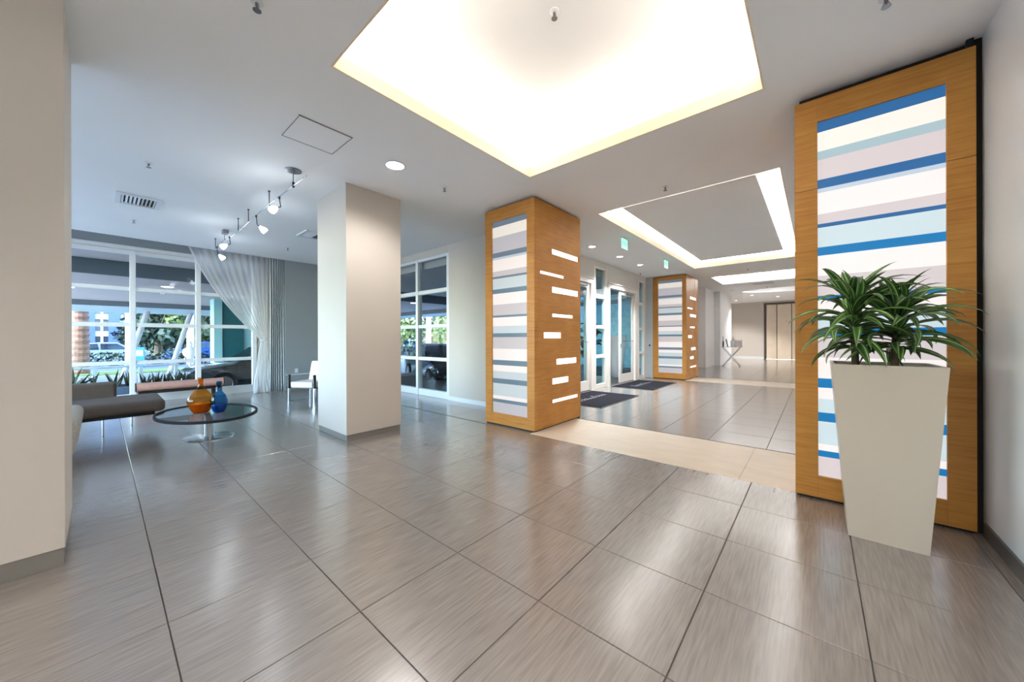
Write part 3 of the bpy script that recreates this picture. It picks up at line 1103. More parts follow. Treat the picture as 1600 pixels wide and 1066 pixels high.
# track light
tl = thing('track_light', 'thin chrome monorail track light with four glass spots over the lounge', 'track light', (-6.5, 1.44, CEIL))
ZR = 3.05
MB().tube([(-4.16, 1.45, ZR), (-5.4, 1.43, ZR), (-6.4, 1.45, ZR), (-7.1, 1.47, ZR), (-7.9, 1.44, ZR), (-8.75, 1.44, ZR)], .007, 8).build('rail', 'chrome', tl, smooth=60)
MB().lathe([(.0001, 0), (.085, 0), (.085, -.012), (.05, -.02), (.0001, -.02)], (-4.6, 1.46, CEIL), 24).build('ceiling_canopy', 'steel', tl, smooth=40)
MB().tube([(-4.55, 1.445, CEIL - .02), (-4.55, 1.445, ZR)], .006, 8).build('stem', 'steel', tl, smooth=40)
MB().tube([(-4.55, 1.445, ZR + .04), (-4.55, 1.445, ZR - .02)], .013, 8).build('coupling', 'dark_metal', tl, smooth=40)
for x in (-5.48, -6.49, -7.1, -8.85):
    MB().tube([(x, 1.455, CEIL), (x, 1.455, CEIL - .012), (x, 1.455, CEIL - .0125), (x, 1.455, ZR)], [.014, .014, .0055, .0055], 8).build('standoff', 'dark_metal', tl, smooth=40)
MB().box(-8.12, -7.98, 1.42, 1.50, CEIL - .07, CEIL - .0005).build('transformer', 'steel', tl, bevel=.006)
MB().tube([(-8.05, 1.45, CEIL - .07), (-8.05, 1.45, ZR)], .006, 8).build('stem', 'steel', tl, smooth=40)
for (x, dx, dy, px) in ((-5.02, .06, -.09, 0), (-6.02, .02, .09, 0), (-7.62, .05, -.10, 0), (-8.62, .03, .07, 0)):
    y = 1.44
    hd = MB().tube([(x, y, ZR), (x, y, ZR - .03), (x, y, ZR - .031), (x + dx * .3, y + .01, ZR - .13), (x + dx * .5, y + dy * .4, ZR - .155)], [.012, .012, .006, .006, .009], 8)
    h = hd.build('spot_head', 'dark_metal', tl, smooth=50)
    h['label'] = 'swivel arm with frosted glass spot'
    p0 = Vector((x + dx * .5, y + dy * .4, ZR - .155))
    d = Vector((dx, dy, -.08)).normalized()
    MB().tube([p0, p0 + d * .012, p0 + d * .06, p0 + d * .095], [.016, .022, .042, .045], 16).build('shade', 'track_lens', h, smooth=50)
    L = bpy.data.lights.new('track_spot', 'POINT')
    L.energy = 2.2
    L.color = COOL
    L.shadow_soft_size = .05
    lo = bpy.data.objects.new('track_spot', L)
    C.objects.link(lo)
    lo.location = p0 + d * .16

# ================================================================== PLANTER AND PLANTS
pt = thing('tapered_planter', 'tall tapered cream planter in front of the blue-striped panel', 'planter', (.33, 3.36, 0))


def frustum(mb, b, t, z0, z1):
    mb.add([(b[0], b[2], z0), (b[1], b[2], z0), (b[1], b[3], z0), (b[0], b[3], z0),
            (t[0], t[2], z1), (t[1], t[2], z1), (t[1], t[3], z1), (t[0], t[3], z1)],
           [(3, 2, 1, 0), (0, 1, 5, 4), (1, 2, 6, 5), (2, 3, 7, 6), (3, 0, 4, 7)])


PB, PT = (.158, .507, 3.17, 3.51), (.080, .580, 3.145, 3.625)
fb = MB()
frustum(fb, PB, PT, 0.0, 1.112)
fi = (PT[0] + .018, PT[1] - .018, PT[2] + .018, PT[3] - .018)
fb.add([(PT[0], PT[2], 1.112), (PT[1], PT[2], 1.112), (PT[1], PT[3], 1.112), (PT[0], PT[3], 1.112),
        (fi[0], fi[2], 1.112), (fi[1], fi[2], 1.112), (fi[1], fi[3], 1.112), (fi[0], fi[3], 1.112),
        (fi[0] + .004, fi[2] + .004, 1.05), (fi[1] - .004, fi[2] + .004, 1.05), (fi[1] - .004, fi[3] - .004, 1.05), (fi[0] + .004, fi[3] - .004, 1.05)],
       [(0, 1, 5, 4), (1, 2, 6, 5), (2, 3, 7, 6), (3, 0, 4, 7), (4, 5, 9, 8), (5, 6, 10, 9), (6, 7, 11, 10), (7, 4, 8, 11)])
fb.build('body', 'planter_white', pt)
rows = [[(fi[0] + (fi[1] - fi[0]) * i / 8, fi[2] + (fi[3] - fi[2]) * j / 8, 1.078 + R.uniform(-.006, .008)) for i in range(9)] for j in range(9)]
MB().grid(rows).build('soil', 'soil', pt, smooth=60)


def leaf_mesh(L, w, e0, bend, name='leaf', mat='striped_leaf'):
    """strap leaf from the origin along +Y, rising at e0 and bending over"""
    mb = MB()
    nseg = 9
    y = z = 0.0
    vs, uv = [], []
    ang = e0
    for i in range(nseg + 1):
        t = i / nseg
        ww = w * (0.30 + 0.70 * math.sin(min(1, t / 0.38) * PI / 2)) * (1 - max(0, (t - .38) / .62) ** 1.9) + .0008
        nx, nz = -math.sin(ang), math.cos(ang)
        for u in (0, .25, .5, .75, 1):
            s = (u - .5)
            lift = abs(s) * ww * .35
            vs.append((s * ww, y + nx * lift, z + nz * lift))
            uv.append((u, t))
        st = L / nseg
        y += st * math.cos(ang)
        z += st * math.sin(ang)
        ang -= bend / nseg * (0.5 + t)
    fs = [(i * 5 + k, i * 5 + k + 1, (i + 1) * 5 + k + 1, (i + 1) * 5 + k) for i in range(nseg) for k in range(4)]
    mb.add(vs, fs)
    mb.uv = uv
    return mb.mesh(name, mat, smooth=80)


LEAVES = [leaf_mesh(.46, .062, math.radians(66), 1.7), leaf_mesh(.46, .068, math.radians(52), 2.1), leaf_mesh(.44, .072, math.radians(36), 2.0),
          leaf_mesh(.42, .074, math.radians(20), 1.9), leaf_mesh(.36, .070, math.radians(2), 1.5), leaf_mesh(.36, .056, math.radians(68), .9)]


def dracaena(x, y, ztop, label, nl, seed, lean=(0, 0)):
    rr = random.Random(seed)
    t = thing('dracaena_plant', label, 'plant', (x, y, 1.085), 'striped dracaenas in the planter')
    MB().tube([(x, y, 1.085), (x + lean[0] * .4, y + lean[1] * .4, 1.085 + (ztop - 1.085) * .5), (x + lean[0], y + lean[1], ztop)], [.021, .018, .013], 10).build('cane', 'cane', t, smooth=60)
    for k in range(nl):
        f = (k + .5) / nl
        az = k * 2.39996 + rr.uniform(-.25, .25)
        z = 1.20 + (ztop - 1.19) * f ** .8
        lvl = 1 - f
        idx = min(4, max(0, int(lvl * 5 + rr.uniform(-.6, .6))))
        if f > .93:
            idx = 5
        sc_ = rr.uniform(.58, .95)
        dy = math.cos(az)
        dx = -math.sin(az)
        fr = (z - 1.085) / (ztop - 1.085)
        bx_, by_ = x + lean[0] * fr, y + lean[1] * fr
        if dy > .15:   # towards the panel there is little room
            sc_ = min(sc_, (3.695 - by_) / (.36 * dy + .02))
        if dx > .3:
            sc_ = min(sc_, (.81 - bx_) / (.37 * dx))
        if sc_ < .38:
            continue
        o = bpy.data.objects.new('leaf', LEAVES[idx])
        C.objects.link(o)
        o.parent = t
        o.location = (bx_ - x, by_ - y, z - 1.085)
        o.rotation_euler = (rr.uniform(-.15, .25), rr.uniform(-.5, .5), az)
        o.scale = (rr.uniform(.62, .92), sc_ * 1.08, sc_ * 1.08)
    return t


dracaena(.205, 3.33, 1.53, 'striped dracaena on the left of the planter, taller crown', 70, 3, (-.02, -.02))
dracaena(.385, 3.34, 1.44, 'striped dracaena on the right of the planter, spreading crown', 70, 11, (.01, -.02))

# ================================================================== LOUNGE
# sofa: long seat along the window side and a lighter section towards the camera


def rounded_slab(x0, x1, y0, y1, z0, z1, r, nb=3):
    mb = MB().box(x0, x1, y0, y1, z0, z1)
    return mb, r


def soft_box(name, mat, parent, x0, x1, y0, y1, z0, z1, r, seg=5, taper=0.0):
    bm = bmesh.new()
    bmesh.ops.create_cube(bm, size=1)
    for v in bm.verts:
        top = v.co.z > 0
        v.co = Vector((x0 + (x1 - x0) * (v.co.x + .5), y0 + (y1 - y0) * (v.co.y + .5), z0 + (z1 - z0) * (v.co.z + .5)))
        if taper and not top:
            v.co.y -= math.copysign(taper, v.co.y - (y0 + y1) / 2)
    bmesh.ops.bevel(bm, geom=list(bm.edges), offset=r, segments=seg, profile=.6, affect='EDGES')
    me = bpy.data.meshes.new(name)
    bm.to_mesh(me)
    bm.free()
    me.materials.append(MATS[mat])
    me.polygons.foreach_set('use_smooth', [True] * len(me.polygons))
    me.set_sharp_from_angle(angle=math.radians(50))
    o = bpy.data.objects.new(name, me)
    C.objects.link(o)
    put(o, parent)
    return o


sf = thing('chaise_sofa', 'dark taupe chaise sofa with low backrest facing the coffee table', 'sofa', (-7.5, -.4, 0))
soft_box('seat', 'sofa_dark', sf, -7.98, -7.02, -1.9, .60, .27, .445, .075, 6)
soft_box('backrest', 'sofa_dark', sf, -8.12, -7.86, -1.9, .15, .36, .655, .05, 5)
MB().box(-7.92, -7.10, -1.85, .50, .225, .27).build('base_frame', 'black', sf, bevel=.01)
for (lx, ly) in ((-7.2, .015), (-7.82, .30), (-7.2, -1.7), (-7.82, -1.7)):
    MB().lathe([(.0001, 0), (.016, 0), (.010, .006), (.010, .226), (.0001, .226)], (lx, ly, 0), 12).build('leg', 'chrome', sf, smooth=40)
s2 = thing('fabric_sofa', 'light grey woven sofa end cut off by the pillar', 'sofa', (-5.9, -.7, 0))
soft_box('seat', 'sofa_light', s2, -6.9, -5.55, -1.2, -.125, .10, .50, .12, 7, taper=.05)
soft_box('backrest', 'sofa_light', s2, -6.9, -5.55, -1.45, -1.1, .2, .72, .09, 5)
for (lx, ly) in ((-6.75, -.35), (-5.75, -.35), (-6.75, -1.25), (-5.75, -1.25)):
    MB().box(lx - .02, lx + .02, ly - .02, ly + .02, 0, .12).build('leg', 'dark_metal', s2)

# bench in front of the window
bn = thing('window_bench', 'long low leather bench with rounded seat in front of the window', 'bench', (-10.2, 1.3, 0))
mbn = MB()
prof = [(.105 * math.cos(a), .085 * math.sin(a)) for a in [2 * PI * k / 18 for k in range(18)]]
mbn.add([(-10.2 + p[0], y, .335 + p[1]) for y in (.45, 1.80) for p in prof], [(k, (k + 1) % 18, 18 + (k + 1) % 18, 18 + k) for k in range(18)])
mbn.build('cushion', 'leather', bn, smooth=50)
for y in (.435, 1.80):
    MB().add([(-10.2 + p[0] * 1.03, y + q, .335 + p[1] * 1.03) for q in (0, .016) for p in prof],
             [(k, (k + 1) % 18, 18 + (k + 1) % 18, 18 + k) for k in range(18)] + [tuple(range(18)), tuple(range(35, 17, -1))]).build('end_cap', 'black', bn)
MB().box(-10.27, -10.13, .47, 1.78, .20, .255).build('base_rail', 'black', bn, bevel=.006)
for y in (.62, 1.63):
    MB().box(-10.24, -10.16, y - .03, y + .03, 0, .20).build('leg', 'black', bn, bevel=.004)

# coffee table
ct = thing('oval_coffee_table', 'oval glass coffee table with dark rim and chrome pedestal', 'coffee table', (-6.10, .92, 0))
TZ = .325
ex, ey, ea = .491, .741, 1.643


def ell(r, a):
    u, v = r * ex * math.cos(a), r * ey * math.sin(a)
    return (-6.10 + u * math.cos(ea) - v * math.sin(ea), .92 + u * math.sin(ea) + v * math.cos(ea))


n = 64
gm = MB()
gm.add([(*ell(1, 2 * PI * k / n), TZ) for k in range(n)] + [(*ell(1, 2 * PI * k / n), TZ - .01) for k in range(n)],
       [tuple(range(n)), tuple(range(2 * n - 1, n - 1, -1))] + [(k, (k + 1) % n, n + (k + 1) % n, n + k) for k in range(n)])
gm.build('glass_top', 'table_glass', ct, smooth=30)
rm = MB()
vs = []
for k in range(n):
    a = 2 * PI * k / n
    o_, i_ = ell(1.03, a), ell(.985, a)
    vs += [(*o_, TZ - .022), (*o_, TZ + .010), (*i_, TZ + .010), (*i_, TZ - .022)]
rm.add(vs, [(4 * k + q, 4 * ((k + 1) % n) + q, 4 * ((k + 1) % n) + (q + 1) % 4, 4 * k + (q + 1) % 4) for k in range(n) for q in range(4)])
rm.build('rim', 'tyre', ct, smooth=40)
MB().lathe([(.0001, .012), (.055, .012), (.055, .02), (.048, .03), (.046, .29), (.06, .305), (.0001, .306)], (-6.09, .93, 0), 24).build('pedestal', 'steel', ct, smooth=40)
bm_ = MB()
bm_.lathe([(.0001, 0), (.31, 0), (.31, .008), (.28, .012), (.0001, .013)], (0, 0, 0), 40, sx=.99, sy=.80)
bo = bm_.build('base_disc', 'chrome', ct, smooth=40)
bo.location = (.02, .01, 0)
bo.rotation_euler = (0, 0, .3)


def bottle(name, label, x, y, glass_m, liq_m, prof, lvl, group='glass decanters on the coffee table'):
    t = thing(name, label, 'bottle', (x, y, TZ), group)
    MB().lathe(prof, (x, y, TZ + .0005), 32).build('glass_body', glass_m, t, smooth=60)
    inner = [(max(r - .006, .0001), z + .006) for r, z in prof if z < lvl]
    # close the liquid at its level
    k = len(inner)
    r0, z0 = prof[k - 1]
    r1, z1 = prof[k]
    rl = r0 + (r1 - r0) * (lvl - z0) / (z1 - z0) - .006
    MB().lathe(inner + [(rl, lvl), (.0001, lvl)], (x, y, TZ + .0005), 32).build('liquid', liq_m, t, smooth=40)
    return t


AP = [(.0001, 0), (.062, .0), (.075, .012), (.100, .06), (.117, .105), (.122, .13), (.112, .16), (.085, .205), (.055, .245), (.034, .27), (.024, .29), (.021, .32), (.022, .365), (.029, .375), (.029, .385), (.018, .386)]
BP = [(.0001, 0), (.045, .0), (.058, .012), (.078, .06), (.086, .105), (.084, .15), (.066, .195), (.042, .225), (.030, .245), (.034, .262), (.029, .275), (.024, .29), (.026, .32), (.032, .335), (.024, .35), (.018, .351)]
bottle('glass_decanter', 'amber glass decanter with tall neck, half full', -6.13, .855, 'amber_glass', 'amber_liquid', [(r_ * 1.18, z_ * 1.19) for r_, z_ in AP], .12)
bottle('glass_decanter', 'blue glass bottle with narrow beaded neck', -5.95, 1.01, 'blue_glass', 'blue_liquid', [(r_ * 1.06, z_ * 1.17) for r_, z_ in BP], .11)

# curtains
sc2 = thing('sheer_curtain', 'white sheer curtain drawn aside and tied at the window jamb', 'curtain', (-10.1, 2.3, 0))
rows = []
NU = 170
for j in range(51):
    t = j / 50
    z = 3.42 - (3.42 - 1.27) * t
    yl = 1.16 + (2.50 - 1.16) * (t ** 1.0 * .55 + .45 * t ** 1.9)
    zl = z
    yr = 2.66 - .03 * t
    row = []
    for i in range(NU):
        u = i / (NU - 1)
        y = yl + (yr - yl) * u
        fold = math.sin(u * 22 * PI + 1.1 * math.sin(7 * u)) * (.026 * (1 - .75 * t)) + .014 * math.sin(u * 11 + 2 * t)
        sag = -.10 * (1 - u) * math.sin(PI * t) * .4
        row.append((-10.13 + fold, y, z + sag))
    rows.append(row)
MB().grid(rows).build('drape', 'sheer_white', sc2, smooth=80)
rows = []
for j in range(19):
    t = j / 18
    z = 1.27 * (1 - t) + .012
    wid = .12 + .24 * t ** .8
    cy = 2.57 - .06 * t
    row = []
    for i in range(60):
        u = i / 59
        fold = math.sin(u * 14 * PI) * (.012 + .03 * t) + .02 * math.sin(9 * u + 8 * t) * t
        row.append((-10.12 + fold + .05 * t, cy + (u - .5) * wid + .012 * math.sin(14 * t + 9 * u) * t, z))
    rows.append(row)
MB().grid(rows).build('tail', 'sheer_white', sc2, smooth=80)
tb = MB().tube([(-10.13 + .05 * math.cos(a), 2.57 + .085 * math.sin(a), 1.27 + .02 * math.sin(a)) for a in [2 * PI * k / 20 for k in range(21)]], .012, 6)
tb.build('tieback', 'sheer_white', sc2, smooth=60)
gc = thing('grey_curtain', 'pale grey pleated full-length curtain beside the grey wall', 'curtain', (-10.1, 2.85, 0))
rows = []
for j in range(13):
    t = j / 12
    z = 3.44 - 3.425 * t
    row = []
    for i in range(120):
        u = i / 119
        y = 2.665 + .36 * u + .01 * math.sin(3 * t + 4 * u)
        x = -10.05 + .028 * math.sin(u * 15 * PI) * (.8 + .2 * t) + .01 * math.sin(5 * u + 3 * t)
        row.append((x, y, z))
    rows.append(row)
o = MB().grid(rows).build('drape', 'curtain_grey', gc, smooth=80)
o.modifiers.new('thickness', 'SOLIDIFY').thickness = .004
MB().tube([(-10.2, 1.0, 3.47), (-10.2, 3.06, 3.47)], .014, 8).build('curtain_track', 'white_metal', gc, smooth=40)

# lounge chair
lc = thing('lounge_chair', 'white upholstered lounge chair with chrome flat-bar legs by the grey wall', 'chair', (0, 0, 0))
W_, D_ = .60, .66
soft_box('seat', 'chair_white', lc, .04, W_ - .04, .01, D_, .28, .40, .03, 4)
bk = MB()
bk.add([(.04, .50, .36), (W_ - .04, .50, .36), (W_ - .04, .62, .36), (.04, .62, .36), (.04, .60, .80), (W_ - .04, .60, .80), (W_ - .04, .68, .80), (.04, .68, .80)],
       [(3, 2, 1, 0), (4, 5, 6, 7), (0, 1, 5, 4), (1, 2, 6, 5), (2, 3, 7, 6), (3, 0, 4, 7)])
bk.build('backrest', 'chair_white', lc, bevel=.025)
for x in (0, W_):
    MB().box(x - .012, x + .012, 0, .05, 0, .27).box(x - .012, x + .012, .05, .62, 0, .012).box(x - .012, x + .012, .60, .65, 0, .27).build('leg', 'chrome', lc, bevel=.002)
    MB().box(x - .014, x + .014, -.005, .055, .27, .55).build('arm_post', 'black', lc, bevel=.004)
MB().box(.0, W_, .03, D_ - .02, .262, .285).build('base_frame', 'dark_metal', lc, bevel=.003)
lc.location = (-8.30, 2.53, 0)
lc.rotation_euler = (0, 0, math.radians(30))

# wall outlet
wo = thing('wall_outlet', 'pale wall outlet on the grey lounge wall', 'outlet', (-9.998, 3.235, .47))
MB().box(-10.0, -9.992, 3.20, 3.27, .43, .54).build('plate', 'white_metal', wo, bevel=.003)
for z in (.465, .505):
    MB().box(-9.992, -9.989, 3.218, 3.252, z - .012, z + .012).build('socket', 'frame_white', wo, bevel=.003)

# door mats with a pale flourish


def door_mat(x0, x1, y0, y1, label, seed):
    t = thing('door_mat', label, 'mat', ((x0 + x1) / 2, (y0 + y1) / 2, 0), 'entrance door mats')
    MB().box(x0, x1, y0, y1, .0008, .010).build('rubber_edge', 'black', t, bevel=.003)
    MB().box(x0 + .03, x1 - .03, y0 + .03, y1 - .03, .010, .014).build('pile', 'mat_black', t)
    rr = random.Random(seed)
    mb = MB()
    cx = (x0 + x1) / 2 - .08
    n = 9
    for k in range(n):     # a run of looping script strokes along the mat
        ya = y0 + .35 + (y1 - y0 - .70) * k / n
        pts = []
        h = .17 if k in (0, 5) else rr.uniform(.07, .11)
        for q in range(9):
            a = q / 8 * 2 * PI
            pts.append((cx + .06 - h * (.5 - .5 * math.cos(a)), ya + .05 * math.sin(a) + .12 * q / 8, .0145))
        for p, q in zip(pts[:-1], pts[1:]):
            p, q = Vector(p), Vector(q)
            dv = (q - p)
            s = Vector((-dv.y, dv.x, 0)).normalized() * .011
            mb.add([p - s, p + s, q + s, q - s], [(0, 1, 2, 3)])
    mb.build('lettering', 'mat_grey', t)
    return t


door_mat(-4.15, -2.98, 5.98, 7.80, 'black door mat with grey script nearest the wooden column', 2)
door_mat(-4.12, -3.02, 8.83, 10.72, 'black door mat with grey script nearest the far column', 5)

# console table at the far end
cs = thing('console_table', 'glass console table on chrome crossed legs at the far hall', 'table', (-2.85, 18.55, 0))
MB().box(-3.28, -2.42, 18.35, 18.75, .855, .87).build('glass_top', 'clear_glass', cs)
for y in (18.40, 18.70):
    for (a, b) in ((-3.22, -2.55), (-2.55, -3.22)):
        MB().tube([(a, y, .012), (b, y, .855)], .016, 8).build('leg', 'white_metal', cs, smooth=40)
for x in (-3.22, -2.55):
    MB().tube([(x, 18.38, .012), (x, 18.72, .012)], .012, 8).build('stretcher', 'chrome', cs, smooth=40)
    MB().tube([(x, 18.38, .842), (x, 18.72, .842)], .012, 8).build('stretcher', 'chrome', cs, smooth=40)
tb_ = thing('slim_bottle', 'slim dark bottle at the left end of the console table', 'bottle', (-3.2, 18.5, .87))
MB().lathe([(.0001, 0), (.03, 0), (.032, .02), (.032, .22), (.012, .30), (.011, .47), (.0001, .472)], (-3.2, 18.5, .8705), 16).build('body', 'dark_metal', tb_, smooth=50)
MB().lathe([(.0115, .44), (.013, .44), (.013, .475), (.0001, .476)], (-3.2, 18.5, .8705), 16).build('cap', 'black', tb_, smooth=50)
st = thing('tablet_stand', 'dark L-shaped tablet stand on the console table', 'tablet', (-3.03, 18.5, .87))
MB().obox((-3.05, 18.5, 1.06), (.012, 0, 0), (0, .08, 0), (-.03, 0, .17)).build('screen', 'black', st, bevel=.004)
MB().box(-3.06, -2.92, 18.43, 18.57, .8705, .885).build('foot', 'black', st, bevel=.004)
jr = thing('lidded_jar', 'pale lidded jar in the middle of the console table', 'jar', (-2.80, 18.5, .87))
MB().lathe([(.0001, 0), (.10, 0), (.11, .02), (.11, .28), (.10, .30), (.0001, .301)], (-2.80, 18.5, .8705), 24).build('body', 'frame_white', jr, smooth=50)
MB().lathe([(.0001, .301), (.06, .301), (.07, .33), (.05, .40), (.018, .43), (.018, .46), (.0001, .465)], (-2.80, 18.5, .8705), 24).build('lid', 'planter_white', jr, smooth=50)
wb = thing('white_box', 'white box at the right of the console table', 'box', (-2.58, 18.5, .87))
MB().box(-2.66, -2.47, 18.40, 18.60, .8705, 1.15).build('body', 'chair_white', wb, bevel=.006)
MB().box(-2.665, -2.465, 18.395, 18.605, 1.15, 1.19).build('lid', 'chair_white', wb, bevel=.006)

# ================================================================== OUTDOORS
GZ = -.32
gr = MB().box(-120, XWIN - .12, -60, 90, GZ - .3, GZ).box(XWIN - .12, XD - .14, YG + .16, 90, GZ - .3, GZ).box(XWIN - .12, 40, -60, YB - .2, GZ - .3, GZ)
struct('ground', gr, 'paving')
struct('ground_porch', MB().box(XWIN - .12, XD - .13, YG + .17, 16, GZ, -.02).box(-12.0, XWIN - .12, -8, 16, GZ, -.03), 'paving')
road = MB().box(-60, -27, -50, 60, GZ, GZ + .004).box(-27, XWIN - 4, 18, 60, GZ, GZ + .004)
struct('road', road, 'asphalt')
ln = MB().box(-27, -24.5, -30, 40, GZ, GZ + .03).build('lawn', 'lawn')
tag(ln, 'sunlit strip of yellow-green lawn beyond the canopy', 'lawn', kind='stuff')

cp = thing('entrance_canopy', 'stepped drive-through canopy roof outside the windows', 'canopy', (-17, 3, GZ))
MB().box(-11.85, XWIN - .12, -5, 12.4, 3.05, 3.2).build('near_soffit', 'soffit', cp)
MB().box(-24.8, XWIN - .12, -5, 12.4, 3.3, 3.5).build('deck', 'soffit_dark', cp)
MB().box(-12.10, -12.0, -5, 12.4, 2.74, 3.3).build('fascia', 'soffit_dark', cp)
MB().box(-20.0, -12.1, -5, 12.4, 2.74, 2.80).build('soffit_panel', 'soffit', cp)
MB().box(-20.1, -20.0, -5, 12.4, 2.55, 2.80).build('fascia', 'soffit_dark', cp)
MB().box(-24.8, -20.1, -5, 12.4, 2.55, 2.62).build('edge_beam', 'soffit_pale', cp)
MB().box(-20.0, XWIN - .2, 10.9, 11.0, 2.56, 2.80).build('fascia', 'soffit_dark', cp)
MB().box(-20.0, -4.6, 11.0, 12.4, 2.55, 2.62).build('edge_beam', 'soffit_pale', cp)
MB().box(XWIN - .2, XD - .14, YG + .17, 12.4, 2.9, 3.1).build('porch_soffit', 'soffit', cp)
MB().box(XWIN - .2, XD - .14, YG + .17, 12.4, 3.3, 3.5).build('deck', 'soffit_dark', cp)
for (x, y, z) in ((-15.2, 2.2, 2.74), (-15.6, -.6, 2.74), (-13.6, 1.2, 2.74), (-12.4, 8.3, 2.74), (-9.2, 7.4, 2.9), (-16.5, 5.4, 2.74)):
    MB().lathe([(.0001, -.006), (.11, -.006), (.13, 0)], (x, y, z), 20).build('canopy_light', 'lamp_lens', cp, smooth=40)


def slant(y0, y1, x, label):
    t = thing('slanted_column', label, 'column', (x, y0, GZ), 'slanted canopy struts')
    MB().tube([(x, y0, GZ), (x, y1, 2.56)], .10, 14).build('shaft', 'strut_grey', t, smooth=50)
    MB().lathe([(.0001, 0), (.24, 0), (.24, .05), (.16, .08)], (x, y0, GZ), 16).build('foot', 'strut_grey', t, smooth=50)


slant(.62, 1.36, -22.6, 'pale slanted canopy strut nearer the palm trunk')
slant(2.05, 2.80, -22.6, 'pale slanted canopy strut behind the white lamp')

tp = thing('teal_pillar', 'dark teal clad pillar with pale edges behind the black car', 'pillar', (-16.5, 3.0, GZ))
MB().box(-16.9, -16.3, 2.86, 3.50, GZ, 2.74).build('cladding', 'teal', tp, bevel=.01)
MB().box(-16.9, -16.25, 2.62, 2.86, GZ, 2.74).build('edge_fin', 'pale_teal', tp, bevel=.01)
MB().box(-17.3, -16.35, 3.50, 3.95, GZ, 2.3).build('edge_fin', 'pale_teal', tp, bevel=.01)

# railing and planting bed outside the window
rl = thing('metal_railing', 'white metal railing between the planting bed and the driveway', 'railing', (-13.5, .5, GZ))
MB().tube([(-13.5, -5, .575), (-13.5, 1.42, .597)], .028, 8).build('top_rail', 'soffit_pale', rl, smooth=50)
for y in (-2.5, -1.3, -.1, .68, 1.36):
    MB().box(-13.54, -13.46, y - .035, y + .035, GZ, .57).build('post', 'soffit_pale', rl, bevel=.004)
pbx = thing('planting_bed', 'low slate planting bed under the lounge window', 'planter', (-12.5, .4, GZ))
MB().plate('z', (-12.9, -12.1, -4.5, 1.75), [(-12.82, -12.18, -4.4, 1.67)], GZ, .20).build('wall', 'planter_slate', pbx)
MB().box(-12.82, -12.18, -4.4, 1.67, GZ, .16).build('soil', 'soil', pbx)


def spike_plant(x, y, z, n, h, label, seed, spread=.5, group='spiky plants in the planting bed'):
    rr = random.Random(seed)
    t = thing('spiky_plant', label, 'plant', (x, y, z), group)
    for k in range(n):
        az = 2 * PI * k / n + rr.uniform(-.3, .3)
        o = bpy.data.objects.new('leaf', SPIKE)
        C.objects.link(o)
        o.parent = t
        o.location = (.03 * math.cos(az), .03 * math.sin(az), 0)
        o.rotation_euler = (rr.uniform(-spread, spread), rr.uniform(-spread, spread), az)
        o.scale = (1, 1, h * rr.uniform(.7, 1.15))
    return t


sm = MB()
for k in range(5):
    w = .032 * (1 - (k / 4) ** 1.6) + .001
    z = k / 4
    sm.add([(-w, .02 * z, z), (0, .02 * z - w * .5, z), (w, .02 * z, z)], [])
sm.f = [(3 * k + a, 3 * k + a + 1, 3 * k + a + 4, 3 * k + a + 3) for k in range(4) for a in (0, 1)]
sm.m = [0] * len(sm.f)
SPIKE = sm.mesh('leaf', 'spike_leaf', smooth=60)
poss = [(-.42, .55), (-.12, .38), (.22, .40), (.45, .42), (.72, .30), (.90, .34), (1.08, .30), (1.25, .36), (1.42, .34), (1.58, .30)]
for k, (y, h) in enumerate(poss):
    spike_plant(-12.45 + .1 * math.sin(k * 3), y, .16, 9, h, ['widest spiky plant at the left end of the bed', 'spiky plant right of the widest one in the bed', 'spiky plant just left of the first mullion in the bed', 'spiky plant behind the first mullion in the bed',
                                                        'spiky plant first from the mullion behind the bench', 'spiky plant second from the mullion behind the bench', 'spiky plant third from the mullion behind the bench', 'spiky plant fourth from the mullion behind the bench',
                                                        'spiky plant fifth from the mullion behind the bench', 'last spiky plant in the bed beside the black car'][k], 20 + k, .75 if k == 0 else .4)

# white lamp on the driveway island
lp = thing('garden_lamp', 'white globe garden lamp on a post outside the window', 'lamp', (-19.0, 2.32, GZ))
MB().lathe([(.0001, 0), (.16, 0), (.10, .06), (.035, .10), (.035, .62), (.05, .66), (.16, .72), (.05, .78), (.06, .84), (.20, .98), (.235, 1.10), (.20, 1.22), (.08, 1.30), (.05, 1.34), (.09, 1.42), (.0001, 1.56)], (-19.0, 2.32, GZ), 24).build('body', 'chair_white', lp, smooth=50)


